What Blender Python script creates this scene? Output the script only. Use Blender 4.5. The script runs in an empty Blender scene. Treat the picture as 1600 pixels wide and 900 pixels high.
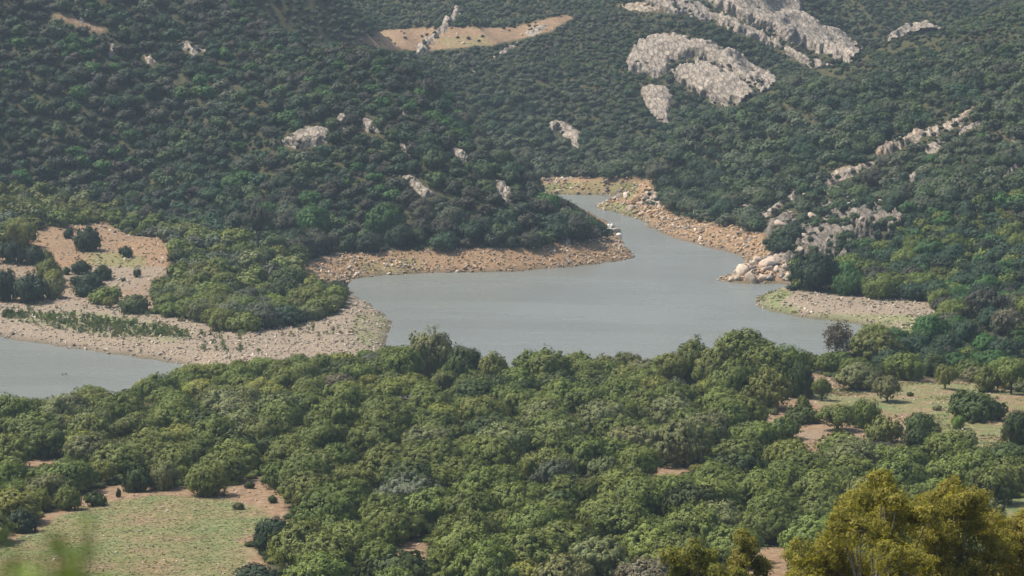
import bpy, math, random
import numpy as np
from mathutils import Vector

# ------------------------------------------------------------------ camera, sky, sun, exposure
S = bpy.context.scene
R = math.radians
CAM_H = 98.0
FPX = 800.0 / math.tan(R(10.0))            # focal length in photo pixels (1600 wide)
TILT = math.atan(600.0 / FPX)
cam_d = bpy.data.cameras.new('camera')
cam = bpy.data.objects.new('camera', cam_d)
S.collection.objects.link(cam)
cam_d.sensor_width = 36.0
cam_d.lens = 18.0 / math.tan(R(10.0))
cam_d.clip_start = 0.3
cam_d.clip_end = 9000
cam_d.dof.use_dof = True
cam_d.dof.focus_distance = 620
cam_d.dof.aperture_fstop = 5.0
cam.location = (0, 0, CAM_H)
cam.rotation_euler = (math.pi / 2 - TILT, 0, 0)
S.camera = cam

SUN_EL, SUN_AZ = 56.0, -72.0               # azimuth of the sun measured clockwise from +Y (camera looks along +Y)
world = bpy.data.worlds.new('World')
S.world = world
world.use_nodes = True
wn = world.node_tree
wn.nodes.clear()
sky = wn.nodes.new('ShaderNodeTexSky')
sky.sky_type = 'NISHITA'
sky.sun_disc = False
sky.sun_elevation = R(SUN_EL)
sky.sun_rotation = R(SUN_AZ)
sky.air_density = 1.0
sky.dust_density = 3.0
bg = wn.nodes.new('ShaderNodeBackground')
bg.inputs['Strength'].default_value = 0.10
wo = wn.nodes.new('ShaderNodeOutputWorld')
wn.links.new(sky.outputs[0], bg.inputs[0])
wn.links.new(bg.outputs[0], wo.inputs[0])
sun_d = bpy.data.lights.new('sun', 'SUN')
sun_d.energy = 4.0
sun_d.angle = R(1.5)
sun_d.color = (1.0, 0.955, 0.88)
sun = bpy.data.objects.new('sun', sun_d)
S.collection.objects.link(sun)
sd = Vector((math.sin(R(SUN_AZ)) * math.cos(R(SUN_EL)), math.cos(R(SUN_AZ)) * math.cos(R(SUN_EL)), math.sin(R(SUN_EL))))
sun.rotation_euler = (-sd).to_track_quat('-Z', 'Y').to_euler()
vs = S.view_settings
vs.view_transform = 'Standard'
vs.look = 'None'
vs.gamma = 1.0
vs.use_curve_mapping = False
vs.exposure = 0.68
cy = S.cycles
cy.use_denoising = True
cy.max_bounces = 4
cy.diffuse_bounces = 3
cy.glossy_bounces = 2
cy.transmission_bounces = 2
cy.transparent_max_bounces = 4
cy.volume_bounces = 0
cy.sample_clamp_indirect = 4.0
HAZE_DENSITY = 0.000105

# ------------------------------------------------------------------ helpers
rng = np.random.default_rng(11)
random.seed(11)
COL = S.collection


def pix_ray(px, py):
    """world direction with Y component 1 for a photo pixel"""
    cx, cyy = (np.asarray(px, float) - 800) / FPX, (450 - np.asarray(py, float)) / FPX
    c, s = math.cos(TILT), math.sin(TILT)
    dy = c + cyy * s
    dz = -s + cyy * c
    return cx / dy, dz / dy


def at_depth(px, py, Y):
    rx, rz = pix_ray(px, py)
    return rx * Y, Y, CAM_H + rz * Y


def on_level(px, py, z=0.0):
    rx, rz = pix_ray(px, py)
    Y = (z - CAM_H) / rz
    return rx * Y, Y


def project(X, Y, Z):
    c, s = math.cos(TILT), math.sin(TILT)
    dz = Z - CAM_H
    f = Y * c - dz * s
    u = Y * s + dz * c
    return 800 + FPX * X / f, 450 - FPX * u / f


def inside(poly, x, y):
    x = np.asarray(x, float); y = np.asarray(y, float)
    r = np.zeros(x.shape, bool)
    n = len(poly)
    for i in range(n):
        x1, y1 = poly[i]; x2, y2 = poly[(i + 1) % n]
        if y1 == y2:
            continue
        c = ((y1 > y) != (y2 > y)) & (x < (x2 - x1) * (y - y1) / (y2 - y1) + x1)
        r ^= c
    return r


def edge_dist(poly, x, y):
    d = np.full(np.shape(x), 1e9)
    n = len(poly)
    for i in range(n):
        x1, y1 = poly[i]; x2, y2 = poly[(i + 1) % n]
        vx, vy = x2 - x1, y2 - y1
        L = vx * vx + vy * vy + 1e-9
        t = np.clip(((x - x1) * vx + (y - y1) * vy) / L, 0, 1)
        d = np.minimum(d, np.hypot(x - x1 - t * vx, y - y1 - t * vy))
    return d


def _hash(ix, iy, seed):
    h = (ix.astype(np.int64) * 374761393 + iy.astype(np.int64) * 668265263 + seed * 974634777) & 0xffffffff
    h = ((h ^ (h >> 13)) * 1274126177) & 0xffffffff
    return ((h ^ (h >> 16)) & 0xffff) / 65535.0


def vnoise(x, y, seed=0):
    x = np.asarray(x, float); y = np.asarray(y, float)
    ix, iy = np.floor(x), np.floor(y)
    fx, fy = x - ix, y - iy
    fx = fx * fx * (3 - 2 * fx); fy = fy * fy * (3 - 2 * fy)
    a = _hash(ix, iy, seed); b = _hash(ix + 1, iy, seed); c = _hash(ix, iy + 1, seed); d = _hash(ix + 1, iy + 1, seed)
    return (a * (1 - fx) + b * fx) * (1 - fy) + (c * (1 - fx) + d * fx) * fy


def fbm(x, y, seed=0, oct=4):
    r, a, t = 0, 1.0, 0
    for k in range(oct):
        r = r + a * vnoise(x * 2 ** k, y * 2 ** k, seed + k * 7)
        t += a; a *= .5
    return r / t


def mesh_np(name, verts, faces, mat, smooth=False, face_attr=None, corner4=True):
    verts = np.asarray(verts, np.float32); faces = np.asarray(faces, np.int32)
    me = bpy.data.meshes.new(name)
    k = faces.shape[1]
    me.vertices.add(len(verts)); me.vertices.foreach_set('co', verts.ravel())
    me.loops.add(faces.size); me.loops.foreach_set('vertex_index', faces.ravel())
    me.polygons.add(len(faces))
    me.polygons.foreach_set('loop_start', np.arange(len(faces), dtype=np.int32) * k)
    me.polygons.foreach_set('loop_total', np.full(len(faces), k, np.int32))
    if smooth:
        me.polygons.foreach_set('use_smooth', np.ones(len(faces), bool))
    for nm, arr in (face_attr or {}).items():
        at = me.attributes.new(nm, 'FLOAT', 'FACE')
        at.data.foreach_set('value', np.asarray(arr, np.float32))
    me.update(calc_edges=True)
    if mat is not None:
        me.materials.append(mat)
    return me


def link(name, data, parent=None, loc=None):
    o = bpy.data.objects.new(name, data)
    COL.objects.link(o)
    if parent is not None:
        o.parent = parent
    if loc is not None:
        o.location = loc
    return o


def tag(o, label=None, cat=None, group=None, kind=None):
    if label: o['label'] = label
    if cat: o['category'] = cat
    if group: o['group'] = group
    if kind: o['kind'] = kind
    return o


# ------------------------------------------------------------------ materials
def new_mat(name):
    m = bpy.data.materials.new(name); m.use_nodes = True
    nt = m.node_tree; nt.nodes.clear()
    out = nt.nodes.new('ShaderNodeOutputMaterial')
    return m, nt, out


def N(nt, typ, **kw):
    n = nt.nodes.new(typ)
    for k, v in kw.items():
        if hasattr(n, k):
            setattr(n, k, v)
        else:
            n.inputs[k].default_value = v
    return n


def noise(nt, vec, scale, detail=4, rough=.55):
    n = N(nt, 'ShaderNodeTexNoise', Scale=scale, Detail=detail, Roughness=rough)
    nt.links.new(vec, n.inputs['Vector'])
    return n.outputs['Fac']


def ramp(nt, fac, stops):
    n = nt.nodes.new('ShaderNodeValToRGB')
    el = n.color_ramp.elements
    while len(el) < len(stops):
        el.new(0.5)
    for e, (p, c) in zip(el, stops):
        e.position = p
        e.color = (*c, 1) if len(c) == 3 else c
    nt.links.new(fac, n.inputs[0])
    return n.outputs[0]


def mix(nt, fac, a, b, blend='MIX'):
    n = nt.nodes.new('ShaderNodeMix'); n.data_type = 'RGBA'; n.blend_type = blend
    for s, v in ((n.inputs[0], fac), (n.inputs[6], a), (n.inputs[7], b)):
        if hasattr(v, 'links') or isinstance(v, bpy.types.NodeSocket):
            nt.links.new(v, s)
        elif isinstance(v, tuple):
            s.default_value = (*v, 1)
        else:
            s.default_value = v
    return n.outputs[2]


def math_(nt, op, a, b=0.0, clamp=False):
    n = nt.nodes.new('ShaderNodeMath'); n.operation = op; n.use_clamp = clamp
    for s, v in ((n.inputs[0], a), (n.inputs[1], b)):
        if isinstance(v, bpy.types.NodeSocket):
            nt.links.new(v, s)
        else:
            s.default_value = v
    return n.outputs[0]


def principled(nt, out, col, rough=.8, spec=.2, bump=None, bump_str=.5, bump_dist=.2):
    p = nt.nodes.new('ShaderNodeBsdfPrincipled')
    if isinstance(col, tuple):
        p.inputs['Base Color'].default_value = (*col, 1)
    else:
        nt.links.new(col, p.inputs['Base Color'])
    if isinstance(rough, float):
        p.inputs['Roughness'].default_value = rough
    p.inputs['Specular IOR Level'].default_value = spec
    if bump is not None:
        b = N(nt, 'ShaderNodeBump', Strength=bump_str, Distance=bump_dist)
        nt.links.new(bump, b.inputs['Height'])
        nt.links.new(b.outputs[0], p.inputs['Normal'])
    nt.links.new(p.outputs[0], out.inputs[0])
    return p


def leaf_material(name, translucent=.12):
    m, nt, out = new_mat(name)
    at = N(nt, 'ShaderNodeAttribute', attribute_type='INSTANCER', attribute_name='tint')
    v = N(nt, 'ShaderNodeAttribute', attribute_type='GEOMETRY', attribute_name='var')
    k = math_(nt, 'MULTIPLY_ADD', v.outputs['Fac'], 0.62); nt.nodes[-1].inputs[2].default_value = 0.66
    comb = nt.nodes.new('ShaderNodeCombineXYZ')
    for i in range(3):
        nt.links.new(k, comb.inputs[i])
    c = mix(nt, 1.0, at.outputs['Color'], comb.outputs[0], 'MULTIPLY')
    # young leaves: a share of the tufts is yellower
    y = math_(nt, 'GREATER_THAN', v.outputs['Fac'], 0.72)
    y = math_(nt, 'MULTIPLY', y, 0.45)
    c = mix(nt, y, c, mix(nt, 1.0, c, (1.35, 1.2, .8), 'MULTIPLY'))
    p = principled(nt, out, c, .62, .15)
    t = nt.nodes.new('ShaderNodeBsdfTranslucent')
    nt.links.new(mix(nt, 1.0, c, (1.15, 1.2, .6), 'MULTIPLY'), t.inputs[0])
    ms = nt.nodes.new('ShaderNodeMixShader'); ms.inputs[0].default_value = translucent
    nt.links.new(p.outputs[0], ms.inputs[1]); nt.links.new(t.outputs[0], ms.inputs[2])
    nt.links.new(ms.outputs[0], out.inputs[0])
    return m


M_LEAF = leaf_material('leaves')


def bark_material(name, c1, c2):
    m, nt, out = new_mat(name)
    tc = nt.nodes.new('ShaderNodeTexCoord')
    f = noise(nt, tc.outputs['Object'], 9, 5)
    principled(nt, out, ramp(nt, f, [(.35, c1), (.65, c2)]), .85, .1, f, .6, .03)
    return m


M_BARK = bark_material('bark', (.05, .04, .03), (.13, .105, .08))
M_GREYWOOD = bark_material('weathered_wood', (.16, .14, .13), (.30, .27, .25))
M_GUMBARK = bark_material('pale_bark', (.16, .13, .09), (.42, .37, .3))


def stone_material():
    m, nt, out = new_mat('bank_stones')
    at = N(nt, 'ShaderNodeAttribute', attribute_type='INSTANCER', attribute_name='tint')
    tc = nt.nodes.new('ShaderNodeTexCoord')
    f = noise(nt, tc.outputs['Object'], 3.0, 4)
    c = mix(nt, 1.0, at.outputs['Color'], ramp(nt, f, [(.3, (.7, .68, .66)), (.7, (1.15, 1.12, 1.08))]), 'MULTIPLY')
    principled(nt, out, c, .85, .2, f, .5, .1)
    return m


M_STONE = stone_material()


def outcrop_material(name, warm, dark=1.0):
    m, nt, out = new_mat(name)
    tc = nt.nodes.new('ShaderNodeTexCoord')
    mp = N(nt, 'ShaderNodeMapping')
    mp.inputs['Rotation'].default_value = (R(20), R(-35), R(12))
    mp.inputs['Scale'].default_value = (.42, .13, .3)
    nt.links.new(tc.outputs['Object'], mp.inputs[0])
    big = noise(nt, tc.outputs['Object'], .11, 5, .6)
    mid = noise(nt, mp.outputs[0], 1.6, 6, .72)
    mp2 = N(nt, 'ShaderNodeMapping')
    mp2.inputs['Rotation'].default_value = (R(20), R(-35), R(12))
    mp2.inputs['Scale'].default_value = (1.5, .3, 1.1)
    nt.links.new(tc.outputs['Object'], mp2.inputs[0])
    vo = N(nt, 'ShaderNodeTexVoronoi', Scale=.38, feature='DISTANCE_TO_EDGE')
    wz = N(nt, 'ShaderNodeVectorMath', operation='MULTIPLY_ADD')
    nz = N(nt, 'ShaderNodeTexNoise', Scale=.5, Detail=5)
    nt.links.new(tc.outputs['Object'], nz.inputs['Vector'])
    nt.links.new(nz.outputs['Color'], wz.inputs[0]); wz.inputs[1].default_value = (2.4, 2.4, 2.4)
    nt.links.new(mp2.outputs[0], wz.inputs[2])
    nt.links.new(wz.outputs[0], vo.inputs['Vector'])
    crack = ramp(nt, vo.outputs['Distance'], [(.0, (.30, .28, .26)), (.10, (1, 1, 1))])
    c1 = ramp(nt, mid, [(.30, (.12, .105, .095)), (.43, (.24, .21, .185)), (.56, (.35, .31, .275)), (.72, (.48, .44, .39))])
    c2 = ramp(nt, big, [(.35, (.86, .83, .79) if not warm else (1.0, .84, .66)), (.62, (1.2, 1.15, 1.06))])
    c = mix(nt, 1.0, c1, c2, 'MULTIPLY')
    c = mix(nt, .75, c, crack, 'MULTIPLY')
    c = mix(nt, 1.0, c, (dark, dark * .98, dark * .93), 'MULTIPLY')
    lich = noise(nt, tc.outputs['Object'], .9, 6, .7)
    c = mix(nt, ramp(nt, lich, [(.52, (0, 0, 0)), (.62, (.75, .75, .75))]), c, (.11, .11, .09))
    h = math_(nt, 'ADD', mid, math_(nt, 'MULTIPLY', crack, .35))
    principled(nt, out, c, .9, .15, h, .9, .7)
    return m


M_ROCK = outcrop_material('pale_rock', False)
M_ROCKW = outcrop_material('warm_rock', True)
M_ROCKD = outcrop_material('dark_rock', False, .55)

# ------------------------------------------------------------------ the land: one height raster
XA, XB, YA, YB = -430, 430, -60, 1560
# shoreline of the lake and of the pool on the left (photo pixels dropped on the level of the water)
SHORE_PX = [(992, 402), (976, 388), (968, 368), (955, 350), (930, 337), (900, 323), (872, 312), (858, 304.5), (880, 303.5), (940, 305),
            (985, 305), (1000, 309), (975, 313), (938, 318), (933, 325), (965, 333), (1000, 343), (1020, 357), (1060, 374),
            (1100, 385), (1160, 400), (1167, 412), (1148, 430), (1120, 438), (1150, 442), (1232, 444), (1208, 457),
            (1178, 465), (1182, 477), (1205, 487), (1250, 496), (1330, 505), (1395, 514), (1330, 545), (1250, 575), (1080, 592),
            (900, 592), (700, 590), (625, 572), (600, 545), (613, 510), (600, 494), (577, 475), (556, 463), (540, 452), (548, 437),
            (590, 431), (680, 426), (800, 425), (900, 416), (962, 409)]
POOL_PX = [(-260, 512), (0, 526), (60, 536), (120, 545), (200, 555), (287, 570), (305, 592), (170, 640), (0, 672), (-260, 700)]


def shore_world(pts, seed):
    w = [on_level(*p) for p in pts]
    out = []
    for i, (a, b) in enumerate(zip(w, w[1:] + w[:1])):
        L = math.hypot(b[0] - a[0], b[1] - a[1])
        n = max(1, int(L / 3.0))
        for k in range(n):
            t = k / n
            x, y = a[0] + (b[0] - a[0]) * t, a[1] + (b[1] - a[1]) * t
            j = 0.0 if k == 0 else 1.0
            x += (float(vnoise(x * .35, y * .35, seed)) - .5) * 2.4 * j
            y += (float(vnoise(x * .35 + 50, y * .35, seed)) - .5) * 3.0 * j
            out.append((x, y))
    return out


SHORE, POOL = shore_world(SHORE_PX, 3), shore_world(POOL_PX, 4)
CP = []   # control points X, Y, Z


def c_px(px, py, D):
    CP.append(at_depth(px, py, D))


for p in [  # left hill
    (500, 400, 778), (680, 390, 785), (850, 385, 790), (940, 372, 800), (300, 330, 830), (100, 300, 850), (0, 330, 800), (600, 250, 850),
    (300, 200, 890), (300, 100, 930), (300, 20, 965), (0, 200, 870), (0, 100, 905), (0, 0, 945), (600, 330, 812), (800, 330, 812),
    (750, 250, 845), (700, 190, 890), (800, 275, 862), (865, 333, 836), (930, 376, 812), (900, 356, 824), (865, 345, 880), (900, 368, 858), (880, 340, 920), (835, 325, 905), (940, 385, 846), (620, 110, 925), (552, 80, 950), (450, 180, 885),
    (430, 12, 985), (450, 100, 925), (-500, 300, 820), (-500, 0, 930), (300, -150, 1050), (0, -150, 1010), (-500, -200, 1020), (430, -60, 1060),
    (150, 250, 870), (450, 300, 832), (500, 70, 945),
    # central far hill
    (600, 80, 1130), (600, 45, 1175), (600, 0, 1235), (850, 278, 1008), (900, 280, 1006), (720, 180, 1060), (900, 200, 1065), (900, 100, 1140), (900, 0, 1225),
    (760, 120, 1110), (760, 60, 1160), (1000, 200, 1065), (1000, 100, 1125), (1000, 270, 1010), (1100, 150, 1085), (1200, 130, 1110), (1100, 50, 1150), (1200, 80, 1150),
    (1100, 0, 1190), (1300, 85, 1170), (1360, 95, 1175), (1300, 0, 1230), (1500, 25, 1240), (1600, -20, 1280), (1000, -150, 1370), (600, -150, 1380), (1500, -200, 1420),
    # right hill
    (1040, 205, 975), (1020, 265, 955), (1240, 132, 1005), (1130, 180, 985), (1370, 92, 1035), (1500, 52, 1055), (1600, 25, 1070), (1040, 320, 930), (1110, 345, 868),
    (1200, 330, 850), (1200, 250, 905), (1200, 200, 945), (1300, 300, 855), (1300, 400, 775), (1280, 345, 815), (1300, 200, 930), (1400, 300, 845), (1400, 200, 910),
    (1400, 400, 762), (1600, 400, 735), (1600, 300, 800), (1600, 200, 870), (1600, 100, 950), (1400, 462, 722), (1510, 480, 690), (1620, 495, 640),
    (2100, 400, 740), (2100, 100, 950), (2100, -50, 1100), (1240, 425, 768), (1180, 372, 822), (1400, 130, 975),
    # low headland on the left
    (100, 345, 800), (150, 380, 772), (150, 450, 716), (0, 440, 722), (100, 492, 688), (400, 492, 682), (400, 450, 715), (520, 450, 722), (320, 390, 765), (450, 400, 760),
    (550, 490, 680), (-300, 440, 720), (-300, 500, 680),
]:
    c_px(*p)
# hidden valley behind the left hill, valley behind the right one (world coordinates)
for x, y, z in [(-60, 1000, 24), (-30, 980, 12), (-95, 1050, 40), (0, 985, 4), (-150, 1120, 55), (30, 1040, 10), (90, 1060, 22), (130, 1100, 32), (180, 1140, 44), (230, 1180, 52),
                (-300, 1300, 110), (300, 1400, 110), (0, 1500, 118), (-400, 1500, 130), (400, 1500, 120), (350, 1000, 60), (-400, 900, 60)]:
    CP.append((x, y, z))
# the near land, from the foot of the camera's hill down to the water
for y, z in [(-50, 99), (0, 96.3), (40, 85), (120, 58), (200, 36), (300, 19), (360, 13.6), (400, 11.6), (450, 9.3), (500, 7.2), (550, 5.0), (600, 2.2)]:
    for x in ((-220, -60, 0, 60, 220) if y < 580 else (-60, 0, 60)):
        dz = 0.0
        if 300 < y < 590:
            dz = {-220: -1.5, -60: -.6, 0: .6, 60: .8, 220: 3.0}[x]
        CP.append((x, y, z + dz))
CP += [(150, 590, 6.0), (220, 620, 9), (220, 560, 9), (110, 600, 3.2), (-110, 560, 2.6), (-160, 550, 3.0)]
CP = np.array(CP, float)


def tps_fit(P, lam):
    n = len(P); xy = P[:, :2] / 100.0
    d2 = ((xy[:, None] - xy[None]) ** 2).sum(-1)
    K = .5 * d2 * np.log(d2 + 1e-12)
    A = np.zeros((n + 3, n + 3)); A[:n, :n] = K + lam * np.eye(n)
    A[:n, n] = 1; A[:n, n + 1:] = xy; A[n, :n] = 1; A[n + 1:, :n] = xy.T
    return np.linalg.solve(A, np.r_[P[:, 2], 0, 0, 0]), xy


TW, TXY = tps_fit(CP, 0.02)
cs = 6
gx = np.arange(XA, XB + cs, cs); gy = np.arange(YA, YB + cs, cs)
GX, GY = np.meshgrid(gx / 100.0, gy / 100.0)
Zc = TW[-3] + TW[-2] * GX + TW[-1] * GY
for i in range(len(TXY)):
    d2 = (GX - TXY[i, 0]) ** 2 + (GY - TXY[i, 1]) ** 2
    Zc = Zc + TW[i] * .5 * d2 * np.log(d2 + 1e-12)
X1 = np.arange(XA, XB + 1); Y1 = np.arange(YA, YB + 1)
fx = (X1 - XA) / cs; ix = np.minimum(fx.astype(int), len(gx) - 2); tx = fx - ix
fy = (Y1 - YA) / cs; iy = np.minimum(fy.astype(int), len(gy) - 2); ty = fy - iy
Zx = Zc[:, ix] * (1 - tx) + Zc[:, ix + 1] * tx
H = Zx[iy] * (1 - ty)[:, None] + Zx[iy + 1] * ty[:, None]
XX, YY = np.meshgrid(X1.astype(float), Y1.astype(float))
# signed distance to the water's edge (positive on land), kept to the part where it matters
SD = np.full(H.shape, 60.0)
j0, j1 = 520 - YA, 1060 - YA
i0, i1 = -260 - XA, 220 - XA
sx, sy = XX[j0:j1, i0:i1], YY[j0:j1, i0:i1]
dist = np.minimum(edge_dist(SHORE, sx, sy), edge_dist(POOL, sx, sy))
wet = inside(SHORE, sx, sy) | inside(POOL, sx, sy)
SD[j0:j1, i0:i1] = np.clip(np.where(wet, -dist, dist), -60, 60)
H = H + (fbm(XX / 38, YY / 38, 5, 3) - .5) * 3.4 * np.clip((SD - 8) / 40, 0, 1) * np.where(YY < 620, .35, 1.0)
hillk = np.clip((YY - 800) / 70, 0, 1) * np.clip((SD - 14) / 50, 0, 1)
gul = 1 - np.abs(2 * fbm((XX + YY * .25) / 34, (YY - XX * .1) / 120, 15, 3) - 1)
H = H + (gul - .62) * 12.0 * hillk * np.clip((1400 - YY) / 200, 0, 1)
H = H + (fbm(XX / 7, YY / 7, 9, 3) - .5) * .55
prof = .12 + SD * .22 + .2 * np.sqrt(np.maximum(SD, 0))
t = np.clip(SD / 22, 0, 1); t = t * t * (3 - 2 * t)
land = prof * (1 - t) + np.maximum(H, np.minimum(.9 + SD * .05, 3.0)) * t
H = np.where(SD > 0, np.minimum(land, np.maximum(H, prof)), np.maximum(SD * .28 - .05, -7))
H = np.where(SD > 0, np.maximum(H, .1 + .02 * SD), H)


def _bil(A, x, y):
    x = np.clip(np.asarray(x, float), XA, XB - 1e-3); y = np.clip(np.asarray(y, float), YA, YB - 1e-3)
    fx, fy = x - XA, y - YA
    i, j = fx.astype(int), fy.astype(int)
    i = np.minimum(i, A.shape[1] - 2); j = np.minimum(j, A.shape[0] - 2)
    tx, ty = fx - i, fy - j
    return (A[j, i] * (1 - tx) + A[j, i + 1] * tx) * (1 - ty) + (A[j + 1, i] * (1 - tx) + A[j + 1, i + 1] * tx) * ty


def height(x, y): return _bil(H, x, y)
def shore_dist(x, y): return _bil(SD, x, y)


def ground_at(px, py, d0=330, d1=1500):
    """where the sight line through a photo pixel first meets the land"""
    rx, rz = pix_ray(px, py)
    D = np.arange(d0, d1, 1.0)
    z = CAM_H + rz * D
    hit = z < height(rx * D, D)
    if not hit.any():
        return None
    k = int(np.argmax(hit))
    if k == 0:
        return rx * D[0], D[0], float(height(rx * D[0], D[0]))
    a, b = D[k - 1], D[k]
    for _ in range(8):
        m = (a + b) / 2
        if CAM_H + rz * m < height(rx * m, m): b = m
        else: a = m
    return rx * b, b, float(height(rx * b, b))


def ground_grid(PX, PY, d0=330, d1=1500, step=1.0):
    rx, rz = pix_ray(PX, PY)
    D = np.full(PX.shape, float(d0)); done = np.zeros(PX.shape, bool)
    for d in np.arange(d0, d1, step):
        h = (CAM_H + rz * d < height(rx * d, np.full(PX.shape, d))) & ~done
        D[h] = d; done |= h
    lo, hi = D - step, D.copy()
    for _ in range(6):
        m = (lo + hi) / 2
        b = CAM_H + rz * m < height(rx * m, m)
        hi = np.where(b, m, hi); lo = np.where(b, lo, m)
    return rx * hi, hi, done


# zones traced on the ground (photo pixels; depth range says which slope they lie on)
Z_BARE = {
    'left_bank': ([(470, 410), (520, 397), (620, 393), (690, 389), (830, 387), (900, 379), (945, 371), (958, 345), (1010, 400), (965, 420), (850, 432), (700, 440), (545, 448), (480, 436)], 700, 850),
    'headland': ([(-100, 470), (60, 478), (150, 475), (240, 490), (330, 507), (350, 514), (420, 514), (480, 503), (525, 492), (550, 472), (600, 465), (640, 530), (580, 560), (400, 590), (280, 590), (-100, 560)], 600, 735),
    'headland_top': ([(-20, 395), (60, 360), (100, 352), (165, 348), (205, 368), (262, 372), (270, 395), (256, 430), (236, 445), (240, 478), (225, 492), (170, 486), (140, 478), (-20, 476)], 640, 840),
    'right_bank': ([(975, 290), (1030, 305), (1050, 335), (1100, 345), (1160, 355), (1195, 365), (1192, 393), (1240, 410), (1236, 446), (1100, 446), (1165, 405), (1000, 352), (925, 325), (930, 312)], 740, 990),
    'gravel_spit': ([(1165, 470), (1215, 452), (1250, 455), (1300, 460), (1380, 465), (1455, 473), (1465, 492), (1400, 525), (1200, 500)], 600, 760),
    'far_bank': ([(835, 278), (900, 277), (1015, 279), (1020, 298), (1005, 312), (850, 310)], 940, 1050),
    'clearing': ([(1190, 672), (1198, 650), (1215, 620), (1232, 590), (1262, 582), (1330, 596), (1400, 590), (1540, 598), (1620, 620), (1660, 720), (1560, 705), (1480, 692), (1462, 662), (1440, 690), (1410, 705), (1350, 693), (1302, 685), (1282, 702), (1262, 714), (1240, 696)], 330, 630),
    'meadow': ([(-60, 860), (0, 840), (40, 822), (90, 792), (128, 772), (175, 758), (270, 760), (350, 765), (400, 745), (435, 765), (452, 792), (452, 815), (420, 835), (395, 855), (418, 880), (440, 930), (-60, 930)], 330, 470),
    'patch_one': ([(618, 855), (640, 845), (665, 848), (668, 880), (640, 890), (622, 882)], 330, 470),
    'patch_two': ([(1010, 735), (1050, 728), (1090, 735), (1075, 748), (1030, 752)], 330, 520),
    'patch_three': ([(1150, 900), (1175, 862), (1215, 850), (1245, 850), (1240, 900), (1200, 930)], 330, 470),
    'patch_four': ([(28, 722), (60, 716), (98, 722), (80, 735), (45, 738)], 330, 520),
    'patch_five': ([(1560, 780), (1640, 775), (1640, 815), (1565, 812)], 330, 520),
    'red_slope': ([(546, 64), (600, 47), (690, 41), (760, 43), (800, 43), (840, 33), (880, 23), (897, 27), (860, 48), (820, 60), (770, 70), (700, 77), (650, 80), (590, 77)], 1000, 1400),
    'ledge': ([(80, 20), (130, 28), (165, 45), (160, 52), (120, 42), (85, 32)], 860, 1000),
}


def zone_mask(name, x, y, z):
    poly, a, b = Z_BARE[name]
    px, py = project(x, y, z)
    return inside(poly, px, py) & (y > a) & (y < b)


# ------------------------------------------------------------------ terrain mesh
def geom_rows():
    r = [y for y in np.arange(-50, 330, 5.0)]
    r += list(np.arange(330, 640, 1.25)) + list(np.arange(640, 1270, 1.25)) + list(np.arange(1270, 1500, 5.0))
    y, s = 1505.0, 12.0
    while y < 4200:
        r.append(y); y += s; s *= 1.22
    return np.array(r)


rows = geom_rows()
ucore = np.linspace(-1, 1, 481)
uo = np.array([1.04, 1.1, 1.2, 1.35, 1.6, 2.0, 2.8, 4.5, 8.0])
us = np.r_[-uo[::-1], ucore, uo]
U, V = np.meshgrid(us, rows)
half = 30 + .215 * np.clip(V, 0, 1600)
TX = U * half; TY = V
TZ = height(TX, TY)
far = np.clip((TY - 1500) / 1200, 0, 1)
TZ = TZ + far * (fbm(TX / 400, TY / 400, 21, 4) * 170)
side = np.clip((np.abs(TX) - 430) / 900, 0, 1)
TZ = TZ + side * (fbm(TX / 300 + 9, TY / 300, 23, 4) * 120) * np.clip(TY / 600, 0, 1)
tv = np.stack([TX.ravel(), TY.ravel(), TZ.ravel()], 1)
nr, nc = U.shape
ii = np.arange(nr - 1)[:, None] * nc + np.arange(nc - 1)[None]
tf = np.stack([ii, ii + 1, ii + nc + 1, ii + nc], -1).reshape(-1, 4)

m, nt, out = new_mat('ground')
geo = N(nt, 'ShaderNodeNewGeometry')
P = geo.outputs['Position']
def A_(n): return N(nt, 'ShaderNodeAttribute', attribute_type='GEOMETRY', attribute_name=n).outputs['Fac']
n1 = noise(nt, P, .09, 5); n2 = noise(nt, P, .9, 6, .65); n3 = noise(nt, P, 3.0, 4, .7)
floor_c = ramp(nt, n2, [(.3, (.03, .038, .018)), (.5, (.05, .055, .026)), (.7, (.085, .075, .042))])
brush = ramp(nt, n1, [(.35, (1, 1, 1)), (.65, (1.25, 1.0, .9))])
floor_c = mix(nt, 1.0, floor_c, brush, 'MULTIPLY')
soil = ramp(nt, n2, [(.28, (.14, .086, .048)), (.48, (.215, .14, .082)), (.62, (.28, .195, .118)), (.75, (.38, .30, .2))])
gravel = ramp(nt, n3, [(.3, (.12, .09, .062)), (.45, (.215, .165, .115)), (.6, (.30, .24, .17)), (.72, (.42, .36, .27))])
grass = ramp(nt, n2, [(.25, (.075, .09, .04)), (.42, (.12, .135, .058)), (.55, (.17, .165, .08)), (.68, (.24, .20, .115)), (.8, (.36, .32, .23))])
grassn = ramp(nt, n1, [(.35, (.85, 1.05, .85)), (.6, (1.12, 1.0, .92))])
grass = mix(nt, 1.0, grass, grassn, 'MULTIPLY')
green = ramp(nt, n2, [(.3, (.09, .12, .04)), (.6, (.20, .22, .08)), (.8, (.34, .30, .17))])
c = mix(nt, A_('soil'), floor_c, soil)
gravel = mix(nt, A_('ochre'), gravel, mix(nt, 1.0, gravel, (1.06, .86, .68), 'MULTIPLY'))
c = mix(nt, A_('gravel'), c, gravel)
c = mix(nt, A_('grass'), c, grass)
c = mix(nt, A_('green'), c, green)
c = mix(nt, A_('damp'), c, (.10, .085, .055))
hh = math_(nt, 'ADD', n2, math_(nt, 'MULTIPLY', n3, .5))
principled(nt, out, c, .9, .1, hh, .7, .35)
M_GROUND = m

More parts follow.
